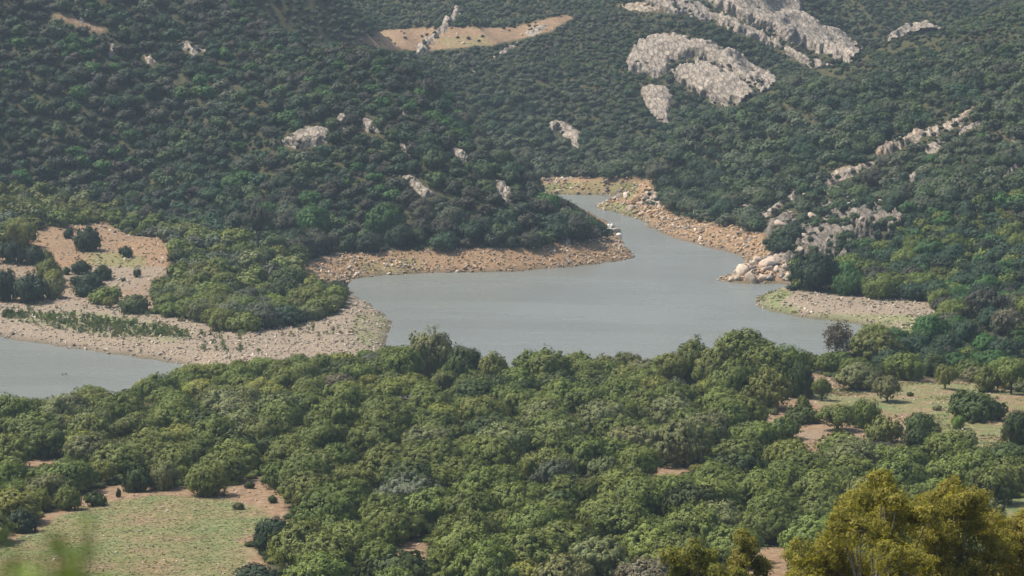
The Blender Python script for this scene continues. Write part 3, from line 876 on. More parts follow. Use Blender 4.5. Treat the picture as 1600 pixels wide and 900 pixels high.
SP = [
    # the clearing on the right
    (1284, 626, 33, 38, 'mid-green', 'small round tree with a bare trunk alone on the red soil of the clearing', 'lift', 'olive_tree', 'tree'),
    (1387, 628, 47, 42, 'grey-green', 'grey-green umbrella shaped tree standing on its own shadow in the clearing', 'lift', 'olive_tree', 'tree'),
    (1477, 608, 40, 40, 'olive', 'round tree with a dark shadow at its foot at the back of the clearing', 'lift', 'olive_tree', 'tree'),
    (1341, 610, 80, 44, 'grey-green', 'wide grey-green tree at the back edge of the clearing', 'round', 'olive_tree', 'tree'),
    (1415, 594, 66, 44, 'mid-green', 'broad green tree behind the umbrella shaped tree of the clearing', 'round', 'olive_tree', 'tree'),
    (1460, 588, 50, 40, 'dark green', 'dark tree between the broad tree and the round one at the back of the clearing', 'round', 'olive_tree', 'tree'),
    (1372, 565, 88, 50, 'olive', 'large olive coloured tree crest above the back edge of the clearing', 'fine', 'olive_tree', 'tree'),
    (1527, 656, 92, 46, 'dark green', 'wide dark bush in the stony grass of the clearing', 'low', 'mastic_bush', 'bush'),
    (1505, 648, 50, 40, 'mid-green', 'greener half of the wide dark bush pair in the clearing', 'round', 'mastic_bush', 'bush'),
    (1497, 670, 27, 21, 'bright green', 'small bright yellowish bush in front of the wide dark bush', 'round', 'mastic_bush', 'bush'),
    (1590, 695, 56, 54, 'dark green', 'tall dark bush cut by the right edge of the photo beside the clearing', 'round', 'mastic_bush', 'bush'),
    (1255, 662, 62, 28, 'dark green', 'low dark bush on the red soil in the left half of the clearing', 'low', 'mastic_bush', 'bush'),
    (1256, 645, 28, 28, 'mid-green', 'small round bush on top of the low dark bush in the clearing', 'round', 'mastic_bush', 'bush'),
    (1228, 687, 66, 36, 'mid-green', 'domed green bush at the left end of the clearing', 'low', 'mastic_bush', 'bush'),
    (1309, 673, 68, 42, 'mid-green', 'round spreading tree in the middle of the clearing, with a black shadow under it', 'lift', 'olive_tree', 'tree'),
    (1353, 668, 54, 46, 'bright green', 'bright ragged bush touching the spreading tree in the middle of the clearing', 'round', 'mastic_bush', 'bush'),
    (1384, 692, 68, 42, 'olive', 'brownish green bush below the bright ragged bush of the clearing', 'low', 'mastic_bush', 'bush'),
    (1440, 676, 56, 32, 'dark green', 'dark bush right of the brownish green one in the clearing', 'low', 'mastic_bush', 'bush'),
    (1435, 698, 50, 34, 'dark green', 'dark bush in the front corner of the clearing', 'low', 'mastic_bush', 'bush'),
    (1314, 708, 76, 34, 'mid-green', 'domed bush closing the front of the clearing', 'low', 'mastic_bush', 'bush'),
    (1209, 648, 18, 11, 'grey-green', 'little grey-green bush on the soil at the left tip of the clearing', 'low', 'mastic_bush', 'bush'),
    (1422, 619, 12, 7, 'dark green', 'tiny dark bush between the two round trees of the clearing', 'low', 'mastic_bush', 'bush'),
    (1465, 641, 16, 8, 'grey-green', 'tiny faint bush in the grass left of the wide dark bush', 'low', 'mastic_bush', 'bush'),
    (1518, 662, 11, 7, 'dark green', 'tiny dark bush right of the bright yellowish one', 'low', 'mastic_bush', 'bush'),
    (1380, 706, 60, 16, 'dull brown-green', 'low brown scrub at the front edge of the red soil', 'low', 'mastic_bush', 'bush'),
    (1545, 612, 50, 42, 'olive', 'olive tree on the back edge of the clearing, right of the round one', 'round', 'olive_tree', 'tree'),
    (1580, 616, 56, 56, 'mid-green', 'tall green tree at the back right corner of the clearing', 'round', 'olive_tree', 'tree'),
    (1495, 704, 70, 34, 'grey-green', 'grey-green bush at the front edge of the grass of the clearing', 'low', 'mastic_bush', 'bush'),
    # round the meadow
    (156, 757, 48, 38, 'yellow-green', 'small yellow-olive tree with its shadow at the back left of the meadow', 'lift', 'olive_tree', 'tree'),
    (326, 775, 78, 54, 'olive', 'big round olive tree standing out at the back of the meadow', 'round', 'olive_tree', 'tree'),
    (215, 768, 50, 44, 'dark green', 'dark half of the two toned bush at the back of the meadow', 'low', 'mastic_bush', 'bush'),
    (255, 764, 58, 46, 'grey-green', 'greyer half of the two toned bush at the back of the meadow', 'round', 'mastic_bush', 'bush'),
    (285, 753, 28, 27, 'yellow-green', 'little light tree between the big olive tree and the two toned bush', 'lift', 'olive_tree', 'tree'),
    (185, 777, 9, 15, 'dark green', 'thin upright bush at the edge of the meadow', 'round', 'mastic_bush', 'bush'),
    (148, 791, 40, 24, 'dark green', 'low dark bush on the left rim of the meadow', 'low', 'mastic_bush', 'bush'),
    (372, 796, 20, 12, 'grey-green', 'faint low bush in the grass at the right of the meadow', 'low', 'mastic_bush', 'bush'),
    (390, 763, 18, 12, 'dark green', 'small dark bush on the stones right of the big olive tree', 'low', 'mastic_bush', 'bush'),
    (425, 786, 18, 12, 'dark green', 'small dark bush on the red rim of the meadow', 'low', 'mastic_bush', 'bush'),
    (433, 866, 80, 58, 'deep green', 'dark rounded bush jutting into the right side of the meadow', 'round', 'mastic_bush', 'bush'),
    (402, 905, 76, 22, 'deep green', 'dark bush top cut by the bottom edge of the photo at the meadow', 'low', 'mastic_bush', 'bush'),
    (32, 832, 60, 38, 'deep green', 'dark bush at the left edge of the meadow', 'low', 'mastic_bush', 'bush'),
    (104, 797, 52, 42, 'mid-green', 'mid-green tree at the back left corner of the meadow', 'round', 'olive_tree', 'tree'),
    (60, 800, 50, 40, 'yellow-green', 'light tree left of the meadow corner', 'round', 'olive_tree', 'tree'),
    (15, 770, 56, 50, 'bright green', 'bright green tree at the left edge of the photo above the meadow', 'round', 'olive_tree', 'tree'),
    # headland
    (35, 386, 56, 46, 'olive', 'bright olive tree at the left end of the headland', 'round', 'olive_tree', 'tree'),
    (138, 391, 51, 37, 'deep green', 'dark round bush alone on the pink gravel of the headland', 'low', 'mastic_bush', 'bush'),
    (196, 402, 24, 18, 'deep green', 'small dark ball of a bush right of the dark round one', 'low', 'mastic_bush', 'bush'),
    (107, 372, 19, 16, 'deep green', 'small dark bush just behind the dark round one', 'low', 'mastic_bush', 'bush'),
    (16, 410, 46, 34, 'deep green', 'dark bush at the left edge of the headland', 'low', 'mastic_bush', 'bush'),
    (54, 413, 34, 30, 'deep green', 'dark bush right of the bright olive tree on the headland', 'low', 'mastic_bush', 'bush'),
    (71, 411, 26, 22, 'mid-green', 'green bush leaning on a darker one on the upper headland', 'low', 'mastic_bush', 'bush'),
    (76, 438, 46, 34, 'mid-green', 'green bush in the middle of the headland cluster', 'round', 'mastic_bush', 'bush'),
    (45, 472, 70, 46, 'deep green', 'broad dark bush low in the left headland cluster', 'low', 'mastic_bush', 'bush'),
    (80, 466, 42, 34, 'grey-green', 'light grey-green bush at the front of the headland cluster', 'round', 'mastic_bush', 'bush'),
    (8, 470, 40, 50, 'deep green', 'dark tall bush at the left edge above the pool', 'round', 'mastic_bush', 'bush'),
    (84, 449, 34, 28, 'yellow-green', 'yellowish bush inside the headland cluster', 'round', 'mastic_bush', 'bush'),
    (127, 428, 34, 22, 'deep green', 'dark bush at the top of the trio on the gravel', 'low', 'mastic_bush', 'bush'),
    (160, 437, 32, 24, 'dark green', 'dark green bush at the right of the trio on the gravel', 'round', 'mastic_bush', 'bush'),
    (137, 449, 56, 26, 'deep green', 'widest dark bush of the trio on the gravel', 'low', 'mastic_bush', 'bush'),
    (133, 463, 40, 20, 'deep green', 'flat dark bush below the trio on the gravel', 'low', 'mastic_bush', 'bush'),
    (214, 433, 15, 14, 'dark green', 'small dark bush left of the headland grove', 'low', 'mastic_bush', 'bush'),
    (105, 429, 14, 12, 'dark green', 'small dark bush between the cluster and the trio', 'low', 'mastic_bush', 'bush'),
    (193, 440, 8, 6, 'dark green', 'tiny dark bush on open gravel near the grove', 'low', 'mastic_bush', 'bush'),
    (165, 474, 56, 27, 'mid-green', 'mottled green bush left of the grove front', 'low', 'mastic_bush', 'bush'),
    (171, 481, 22, 18, 'yellow-green', 'little yellow-green tree in front of the mottled bush', 'lift', 'olive_tree', 'tree'),
    (213, 488, 58, 28, 'dark green', 'dark bush at the left front corner of the headland grove', 'low', 'mastic_bush', 'bush'),
    (12, 496, 18, 16, 'dark green', 'small dark bush by the shore at the left edge', 'low', 'mastic_bush', 'bush'),
    (382, 516, 62, 30, 'mid-green', 'low spreading bush at the very front of the headland grove', 'low', 'mastic_bush', 'bush'),
    (345, 516, 46, 34, 'olive', 'olive bush at the front of the grove, left of the spreading one', 'round', 'mastic_bush', 'bush'),
    # landmarks
    (675, 592, 88, 82, 'grey-green', 'tall grey-green tree rising above the wood against the lake', 'fine', 'olive_tree', 'tree'),
    (855, 600, 84, 56, 'mid-green', 'domed tree topping the wood below the open lake', 'round', 'olive_tree', 'tree'),
    (1062, 728, 100, 74, 'grey-green', 'very large pale grey-green tree crown in the middle of the near wood', 'fine', 'olive_tree', 'tree'),
    (865, 775, 78, 60, 'ash-green', 'pale domed crown with brown tips in the near wood', 'round', 'olive_tree', 'tree'),
    (640, 800, 110, 62, 'ash-green', 'broad pale textured tree in the near wood below the dead grey ones', 'fine', 'olive_tree', 'tree'),
    (1160, 606, 96, 92, 'mid-green', 'large dark olive tree at the wood edge above the lake, right of centre', 'round', 'olive_tree', 'tree'),
    (1085, 606, 84, 78, 'mid-green', 'spreading tree at the wood edge, just left of the large dark olive one', 'round', 'olive_tree', 'tree'),
    (1048, 608, 60, 58, 'olive', 'small tree at the left end of the raised wood edge, right of centre', 'round', 'olive_tree', 'tree'),
    (1122, 612, 84, 78, 'olive', 'olive toned tree filling in between the spreading tree and the large dark one', 'round', 'olive_tree', 'tree'),
    (1196, 616, 84, 80, 'mid-green', 'round tree between the large dark olive tree and the wood edge end', 'fine', 'olive_tree', 'tree'),
    (1250, 622, 52, 62, 'dark green', 'dark bush closing the wood edge above the red soil of the clearing', 'round', 'mastic_bush', 'bush'),
    (1145, 634, 90, 74, 'mid-green', 'broad tree in front of the raised wood edge', 'round', 'olive_tree', 'tree'),
    (1200, 640, 80, 66, 'olive', 'olive tree in front of the round one, left of the clearing tip', 'fine', 'olive_tree', 'tree'),
    (632, 602, 66, 62, 'mid-green', 'green tree hugging the left side of the tall grey-green tree at the lake', 'round', 'olive_tree', 'tree'),
    (722, 602, 66, 62, 'dark green', 'dark tree hugging the right side of the tall grey-green tree at the lake', 'round', 'olive_tree', 'tree'),
    (770, 604, 60, 56, 'olive', 'olive tree at the lake edge between the tall tree and the domed one', 'round', 'olive_tree', 'tree'),
    (1225, 612, 76, 74, 'mid-green', 'round topped tree at the end of the wood edge by the shore gap', 'round', 'olive_tree', 'tree'),
    (985, 768, 60, 44, 'grey-green', 'pale round tree on bare scrub in the near wood', 'round', 'olive_tree', 'tree'),
    (1272, 453, 80, 60, 'deep green', 'big dark oak on the corner of the far right shore', 'round', 'oak_tree', 'tree', 640, 900),
    (403, 398, 46, 80, 'dull brown-green', 'tall brownish cone shaped tree at the foot of the left hill', 'fine', 'oak_tree', 'tree', 640, 900),
    (1424, 464, 24, 26, 'ash-green', 'small pale bush at the treeline of the gravel spit', 'round', 'mastic_bush', 'bush', 640, 900),
    (1575, 532, 54, 52, 'grey-brown', 'rusty brown tree in the wood at the right edge', 'fine', 'oak_tree', 'tree', 500, 900),
    (1543, 500, 80, 50, 'dull brown-green', 'wide brownish tree in front of the right hill', 'fine', 'oak_tree', 'tree', 500, 900),
    (1455, 530, 60, 38, 'fresh green', 'fresh green bush at the end of the gravel spit', 'round', 'mastic_bush', 'bush', 500, 900),
    (100, 640, 90, 52, 'bright green', 'bright green treetops standing against the left pool', 'fine', 'olive_tree', 'tree'),
    (600, 372, 66, 54, 'fresh green', 'fresh green oak at the foot of the left hill', 'round', 'oak_tree', 'tree', 640, 900),
    (490, 370, 60, 52, 'fresh green', 'lush green oak right of the brownish cone shaped tree', 'round', 'oak_tree', 'tree', 640, 900),
    (892, 340, 66, 40, 'fresh green', 'bright green oak on the crest at the end of the left hill', 'round', 'oak_tree', 'tree', 640, 960),
]
SP = [q for q in SP if 'on the crest at the end' not in q[5]]
for s in SP:
    d0, d1 = (s[9], s[10]) if len(s) > 10 else ((330, 640) if s[1] > 535 else (600, 860))
    special(*s[:6], kind=s[6], name=s[7], cat=s[8], d0=d0, d1=d1,
            group={'olive_tree': 'olive trees near the lake', 'mastic_bush': 'evergreen bushes near the lake', 'oak_tree': 'oaks on the hills'}[s[7]],
            trunk=True if s[7] != 'mastic_bush' else None)

# ------------------------------------------------------------------ sowing the woods (darts, largest first)
cells = {}
CS = 6.0


def near_ok(x, y, r, k):
    cx, cy = int(x // CS), int(y // CS)
    for a in (-1, 0, 1):
        for b in (-1, 0, 1):
            for (X, Y, q) in cells.get((cx + a, cy + b), ()):
                if (X - x) ** 2 + (Y - y) ** 2 < (k * (q + r)) ** 2:
                    return False
    return True


def take(x, y, r):
    cells.setdefault((int(x // CS), int(y // CS)), []).append((x, y, r))


for px_, py_, w_ in [(618, 640, 62), (690, 636, 52), (651, 634, 30), (368, 146, 22), (262, 196, 16), (148, 152, 14), (432, 184, 10), (437, 268, 16), (747, 342, 18), (1275, 190, 18), (1311, 560, 40)]:
    q_ = ground_at(px_, py_, 330 if py_ > 540 else 700)
    PLACED.append((q_[0], q_[1], w_ * q_[1] / FPX / 2))
for p_ in PLACED:
    take(*p_)

GROVE = [(225, 492), (225, 420), (250, 400), (262, 380), (300, 372), (380, 390), (450, 405), (500, 412), (548, 432), (556, 475), (522, 494), (480, 506), (415, 515), (330, 511)]
LIGHT_LINE = [(-400, 500), (-400, 300), (0, 292), (60, 300), (150, 318), (250, 350), (330, 372), (430, 398), (560, 430), (570, 500), (0, 520)]


def candidates(n, xr, yr, seed):
    g = np.random.default_rng(seed)
    y = g.uniform(*yr, n); x = g.uniform(-1, 1, n) * (18 + y * .205)
    z = height(x, y); px, py = project(x, y, z)
    ok = (shore_dist(x, y) > 1.5) & (py < 1050) & (py > -45)
    ok &= (px > -170) & (px < 1770)
    for k in Z_BARE:
        ok &= ~zone_mask(k, x, y, z)
    rk = in_rocks(px, py) & (y > 700)
    ok &= ~rk
    return x[ok], y[ok], z[ok], px[ok], py[ok], g


TREES = []     # dict per plant


def pick_tone(g, x, y, px, py, region):
    n1_ = float(vnoise(x / 16, y / 16, 77)); n2_ = float(vnoise(x / 30, y / 30, 99)); u = g.uniform()
    if region == 'near':
        t = n1_ * .55 + u * .5
        lean = n2_
        if t < .26: return 'dark green'
        if t < .56: return 'mid-green'
        if t < .66: return 'olive' if lean > .45 else 'mid-green'
        if t < .78: return 'grey-green' if lean < .6 else 'yellow-green'
        if t < .88: return 'yellow-green'
        if t < .94: return 'bright green'
        return 'ash-green' if u < .93 else 'grey-brown'
    if region == 'grove':
        return ['mid-green', 'grey-green', 'mid-green', 'olive', 'ash-green', 'dark green'][int(u * 5.99)]
    if region == 'right':
        t = n1_ * .5 + u * .5
        return 'deep green' if t < .35 else 'blue-green' if t < .5 else 'mid-green' if t < .64 else 'fresh green' if t < .76 else 'dull brown-green' if t < .88 else 'ash-green'
    t = n1_ * .35 + n2_ * .25 + u * .5
    if region == 'far':  # paler scrub here; lightening by distance haze is also put into the tones
        if t < .30: return 'blue-green'
        if t < .48: return 'hill green' if u > .3 else 'deep green'
        if t < .74: return 'scrub green'
        if t < .88: return 'ash-green'
        return 'pale grey-brown'
    if region == 'slope':
        if t < .30: return 'deep green'
        if t < .42: return 'blue-green'
        if t < .54: return 'hill green'
        if t < .76: return 'scrub green'
        if t < .84: return 'dull brown-green'
        if t < .94: return 'faded olive'
        return 'fresh green'
    if t < .34: return 'deep green'
    if t < .46: return 'blue-green'
    if t < .56: return 'fresh green' if n1_ > .5 else 'hill green'
    if t < .74: return 'dull brown-green'
    if t < .86: return 'ash-green' if n1_ > .55 else 'blue-green'
    if t < .96: return 'pale grey-brown'
    return 'scrub green'


def region_of(px, py, y):
    if y < 640 and not (px > 1380 and y > 585):
        return 'near'
    if y < 860 and px < 575 and inside(LIGHT_LINE, px, py):
        return 'grove'
    if px > 1180 and y < 800:
        return 'right'
    if y > 985 and px < 1400: return 'far'
    if px > 985: return 'slope'
    return 'hill'


def covers_open(x, y, z, r, h):
    """would this crown hide open ground that the photo shows?"""
    for nm, (poly, a, b) in Z_BARE.items():
        if not (a - 45 < y < b) or (y < 640) != (b <= 640 or nm == 'x'):
            continue
        for ox, oz in ((0, .62), (-.6, .4), (.6, .4)):
            p = project(x + ox * r, y, z + oz * h)
            if inside(poly, *[np.array([q]) for q in p])[0]:
                return True
    if y > 560 and y < 640:      # the lake itself: crowns on the near shore stay low
        p = project(x, y, z + h)
        if 600 < p[0] < 1080 and p[1] < 543 + 6 * math.sin(p[0] / 37):
            return True
    if 640 < y < 765 and 480 < float(project(x + r, y, z)[0]) and float(project(x + r, y, z)[0]) > 553 and float(project(x, y, z)[0]) < 640:
        return True
    if 780 < y < 965:
        p = project(x, y, z + h)
        if 835 < p[0] < 975 and p[1] < np.interp(p[0], [835, 870, 900, 925, 945, 960, 975], [290, 305, 321, 337, 349, 361, 372]):
            return True
    if y < 640 and y > 480:
        p = project(x, y, z + h)
        lim = np.interp(p[0], [-200, 0, 40, 60, 140, 165, 215, 225, 300, 420, 600], [612, 612, 612, 600, 590, 608, 606, 585, 566, 555, 540])
        if p[0] < 600 and p[1] < lim:
            return True
        if 1240 < p[0] < 1345 and p[1] < 548:
            return True
    if y > 690:
        for oz in (.2, .5, .85):
            p = project(x, y, z + oz * h)
            if in_rocks(float(p[0]), float(p[1])).any():
                return True
    if 740 < y < 880 and vnoise(x / 4.0, y / 4.0, 5) > .5 and inside([(1195, 345), (1250, 310), (1330, 300), (1412, 318), (1412, 365), (1330, 400), (1240, 405)], *[np.array([q]) for q in project(x, y, z + .5 * h)])[0]:
        return True
    if 690 < y < 840 and inside(Z_RK, *[np.array([q]) for q in project(x, y, z + .6 * h)])[0]:
        return True
    return False


Z_RK = [(1190, 395), (1236, 400), (1236, 442), (1120, 442)]


def sow(n, yr, seed, rfun, k):
    x, y, z, px, py, g = candidates(n, None, yr, seed)
    r = rfun(x, y, px, py, g)
    hr = np.where(y > 640, g.uniform(.95, 1.35, len(x)), g.uniform(1.0, 1.35, len(x)))
    for i in np.argsort(-r):
        if r[i] <= 0 or not near_ok(x[i], y[i], r[i], k):
            continue
        h = r[i] * hr[i] * (.72 if y[i] < 640 and r[i] < 1.95 else 1.0)
        if covers_open(x[i], y[i], z[i], r[i], h):
            continue
        take(x[i], y[i], r[i])
        reg = region_of(px[i], py[i], y[i])
        TREES.append(dict(x=x[i], y=y[i], z=z[i], r=r[i], h=h, px=px[i], py=py[i], reg=reg, tone=pick_tone(g, x[i], y[i], px[i], py[i], reg)))


def r_near(x, y, px, py, g):
    return (1.95 + 2.9 * g.uniform(0, 1, len(x)) ** 1.4) * np.where(y > 520, .8, 1.0)


def r_mid(x, y, px, py, g):
    up = np.clip((shore_dist(x, y) - 15) / 70, 0, 1)
    base = 1.5 + 2.9 * g.uniform(0, 1, len(x)) ** 1.5
    return base * (1 - .38 * up) * (.62 + .85 * fbm(x / 22, y / 22, 55, 3))


def r_far(x, y, px, py, g):
    low = np.clip((py - 120) / 150, 0, 1)
    return (.7 + 1.3 * g.uniform(0, 1, len(x)) ** 1.8) * (1 + .8 * low) * (.5 + 1.0 * fbm(x / 24, y / 24, 56, 3))


sow(16000, (338, 640), 1, r_near, .97)
sow(16000, (338, 640), 11, lambda x, y, px, py, g: g.uniform(1.0, 1.7, len(x)), .86)
sow(40000, (640, 965), 2, r_mid, .66)
sow(70000, (965, 1330), 3, r_far, .62)
sow(30000, (780, 965), 12, lambda x, y, px, py, g: np.where((px > 780) & (px < 990), g.uniform(.6, 1.2, len(x)), 0), .6)
sow(60000, (780, 1330), 13, lambda x, y, px, py, g: g.uniform(.55, .95, len(x)), .62)
N_BIG = len(TREES)
# low filling between the crowns of the near wood
fx, fy, fz, fpx, fpy, g = candidates(16000, None, (338, 640), 7)
FILL = []
for i in range(len(fx)):
    r = g.uniform(.6, 1.2)
    if near_ok(fx[i], fy[i], r, .5):
        take(fx[i], fy[i], r * .8)
        FILL.append(dict(x=fx[i], y=fy[i], z=fz[i], r=r, h=r * .8, px=fpx[i], py=fpy[i], reg='near', tone='dark green' if g.uniform() < .8 else 'mid-green'))  # dark undergrowth; its tone also paints in shade between the crowns


def top_of(t): return t['z'] + t['h']


def sight_clear(t):
    x, y, zt = t['x'], t['y'], top_of(t)
    s = np.linspace(.35, .985, 160)
    return bool(np.all(CAM_H + (zt - CAM_H) * s > height(x * s, y * s) + np.where(s * y > 560, 1.2, 0)))


for t in TREES:
    t['app'] = t['r'] / t['y']
    q, t['tpy'] = project(t['x'], t['y'], top_of(t))
    t['in'] = (-5 < t['px'] < 1605) and t['tpy'] < 885 and t['tpy'] > 4


def kind_of(t):
    if t['reg'] in ('near', 'grove'):
        return 'mastic_bush' if t['tone'] in ('dark green',) or (t['r'] < 2.1 and t['tone'] == 'mid-green') else 'olive_tree'
    return 'oak_tree'


QUOTA = {'olive_tree': 300 - 36, 'mastic_bush': 210, 'oak_tree': 200}
have = {k: 0 for k in QUOTA}
chosen = []
for t in sorted(TREES, key=lambda q: -q['app']):
    k = kind_of(t)
    if have[k] >= QUOTA[k] or not t['in']:
        continue
    if not sight_clear(t):
        continue
    have[k] += 1
    t['one'] = True
    chosen.append((k, t))


def where_of(t):
    px, py, reg = t['px'], t['tpy'], t['reg']
    if reg == 'grove':
        return 'in the headland grove' if px > 220 else 'on the headland'
    if reg == 'near':
        if py < 600: return "at the near wood's lake edge"
        if px > 1180 and 590 < py < 720: return 'by the stony clearing'
        if px < 460 and py > 700: return 'by the flowery meadow'
        if px > 1150 and py > 700: return 'behind the gum trees'
        return 'in the near wood'
    if reg == 'right':
        return 'at the foot of the right hill'
    return 'on the left hill' if px < 980 and t['y'] < 975 else 'on the right hill' if t['y'] < 1060 else 'on the far hill'


SIZE = lambda r: 'big' if r > 3.4 else 'middling' if r > 2.5 else 'small' if r > 1.8 else 'very small'
ONES = 'zero one two three four five six seven eight nine ten eleven twelve thirteen fourteen fifteen sixteen seventeen eighteen nineteen'.split()
TENS = '0 ten twenty thirty forty fifty sixty seventy eighty ninety hundred'.split()


def say(v):
    v = int(round(min(max(v, 0), 100)))
    if v < 20: return ONES[v]
    return TENS[v // 10] + ('-' + ONES[v % 10] if v % 10 else '')


CATN = {'olive_tree': 'tree', 'mastic_bush': 'bush', 'oak_tree': 'tree'}
GRP = {'olive_tree': 'olive trees near the lake', 'mastic_bush': 'evergreen bushes near the lake', 'oak_tree': 'oaks on the hills'}
used_labels = set()
for k, t in chosen:
    tone = t['tone']
    cyp = (t['py'] + t['tpy']) / 2
    for dec in (0, 1, 2):
        word = {'olive_tree': 'round tree', 'mastic_bush': 'low bush', 'oak_tree': 'tree'}[k]
        lab = f"{SIZE(t['r'])} {tone} {word} {where_of(t)}, {say(t['px'] / 16)} percent across, {say(cyp / 9 + (0, 1, -1)[dec])} down"
        if lab not in used_labels:
            break
    used_labels.add(lab)
    near = t['y'] < 800
    if k == 'mastic_bush': cr = random.choice(CROWN_LOW + CROWN_NEAR[:2])
    elif k == 'olive_tree': cr = random.choice(CROWN_NEAR + CROWN_FINE)
    else: cr = random.choice(CROWN_NEAR + CROWN_FINE[:2])
    hz = t['h']
    make_plant(k, lab, CATN[k], GRP[k], t['x'], t['y'], t['z'], cr, t['r'], hz, tone, trunk=True, sink=.1)


# ------------------------------------------------------------------ the rest of the woods: one object each, instanced crowns
def scatter(name, label, pts, rots, scales, tints, idx, protos, kind='stuff'):
    coll = bpy.data.collections.new(name + '_kinds')
    for i, me in enumerate(protos):
        o = bpy.data.objects.new(f'{name}_kind_{i:02d}', me)
        coll.objects.link(o)
    me = bpy.data.meshes.new(name)
    n = len(pts)
    me.vertices.add(n); me.vertices.foreach_set('co', np.asarray(pts, np.float32).ravel())
    for nm, typ, arr, fld in (('rot', 'FLOAT_VECTOR', rots, 'vector'), ('scl', 'FLOAT_VECTOR', scales, 'vector'), ('tint', 'FLOAT_COLOR', np.c_[tints, np.ones(n)], 'color'), ('idx', 'INT', idx, 'value')):
        a = me.attributes.new(nm, typ, 'POINT')
        a.data.foreach_set(fld, np.asarray(arr, np.int32 if typ == 'INT' else np.float32).ravel())
    o = tag(link(name, me), label, kind=kind)
    ng = bpy.data.node_groups.new(name, 'GeometryNodeTree')
    ng.interface.new_socket('Geometry', in_out='INPUT', socket_type='NodeSocketGeometry')
    ng.interface.new_socket('Geometry', in_out='OUTPUT', socket_type='NodeSocketGeometry')
    gi = ng.nodes.new('NodeGroupInput'); go = ng.nodes.new('NodeGroupOutput')
    ci = ng.nodes.new('GeometryNodeCollectionInfo')
    ci.inputs['Collection'].default_value = coll
    ci.inputs['Separate Children'].default_value = True
    ci.inputs['Reset Children'].default_value = True
    ip = ng.nodes.new('GeometryNodeInstanceOnPoints')
    ip.inputs['Pick Instance'].default_value = True
    def na(nm, dt):
        a = ng.nodes.new('GeometryNodeInputNamedAttribute'); a.data_type = dt; a.inputs['Name'].default_value = nm
        return [s for s in a.outputs if s.enabled and s.name == 'Attribute'][0]
    er = ng.nodes.new('FunctionNodeEulerToRotation')
    L = ng.links.new
    L(gi.outputs[0], ip.inputs['Points']); L(ci.outputs[0], ip.inputs['Instance'])
    L(na('idx', 'INT'), ip.inputs['Instance Index'])
    L(na('rot', 'FLOAT_VECTOR'), er.inputs[0]); L(er.outputs[0], ip.inputs['Rotation'])
    L(na('scl', 'FLOAT_VECTOR'), ip.inputs['Scale'])
    L(ip.outputs[0], go.inputs[0])
    md = o.modifiers.new('copies', 'NODES'); md.node_group = ng
    return o


def scatter_plants(name, label, lst, protos_near, protos_far, seed, zk=1.0):
    g = np.random.default_rng(seed); n = len(lst)
    pts = np.array([(t['x'], t['y'], t['z'] - .1) for t in lst])
    rot = np.c_[g.normal(size=n) * .06, g.normal(size=n) * .06, g.uniform(0, 6.28, n)]
    r = np.array([t['r'] for t in lst])
    scl = np.c_[r, r * g.uniform(.85, 1.15, n), [t['h'] for t in lst]]
    tin = np.array([tint_of(t['tone'], .13, g) for t in lst])
    idx = [int(g.integers(len(protos_near))) if t['y'] < 700 else len(protos_near) + int(g.integers(len(protos_far))) for t in lst]
    return scatter(name, label, pts, rot, scl, tin, idx, protos_near + protos_far)


rest = [t for t in TREES if not t.get('one')]
print('TREES', len(TREES), 'fill', len(FILL), 'ones', have)
near_rest = [t for t in rest if t['y'] < 640]
hill_rest = [t for t in rest if t['y'] >= 640]
scatter_plants('near_wood_foliage', 'smaller evergreen crowns filling the near wood', near_rest, CROWN_NEAR[:4] + CROWN_LOW[:2] + CROWN_FINE[:2], CROWN_FAR, 41)
scatter_plants('undergrowth', 'low evergreen undergrowth between the crowns of the near wood', FILL, CROWN_LOW[:3], CROWN_FAR[:1], 42)
scatter_plants('hill_wood_foliage', 'dense scrub and small oaks covering the hills', hill_rest, CROWN_NEAR[:2], CROWN_FAR + CROWN_FINE[:2], 43)

# ------------------------------------------------------------------ rock outcrops
def largest_piece(F, n):
    if not len(F):
        return F
    lab = np.arange(n)
    while True:
        m_ = lab[F].min(1)
        new = lab.copy()
        for k in range(4):
            np.minimum.at(new, F[:, k], m_)
        new = new[new]
        if (new == lab).all():
            break
        lab = new
    r_, c_ = np.unique(lab[F[:, 0]], return_counts=True)
    return F[lab[F[:, 0]] == r_[c_.argmax()]]


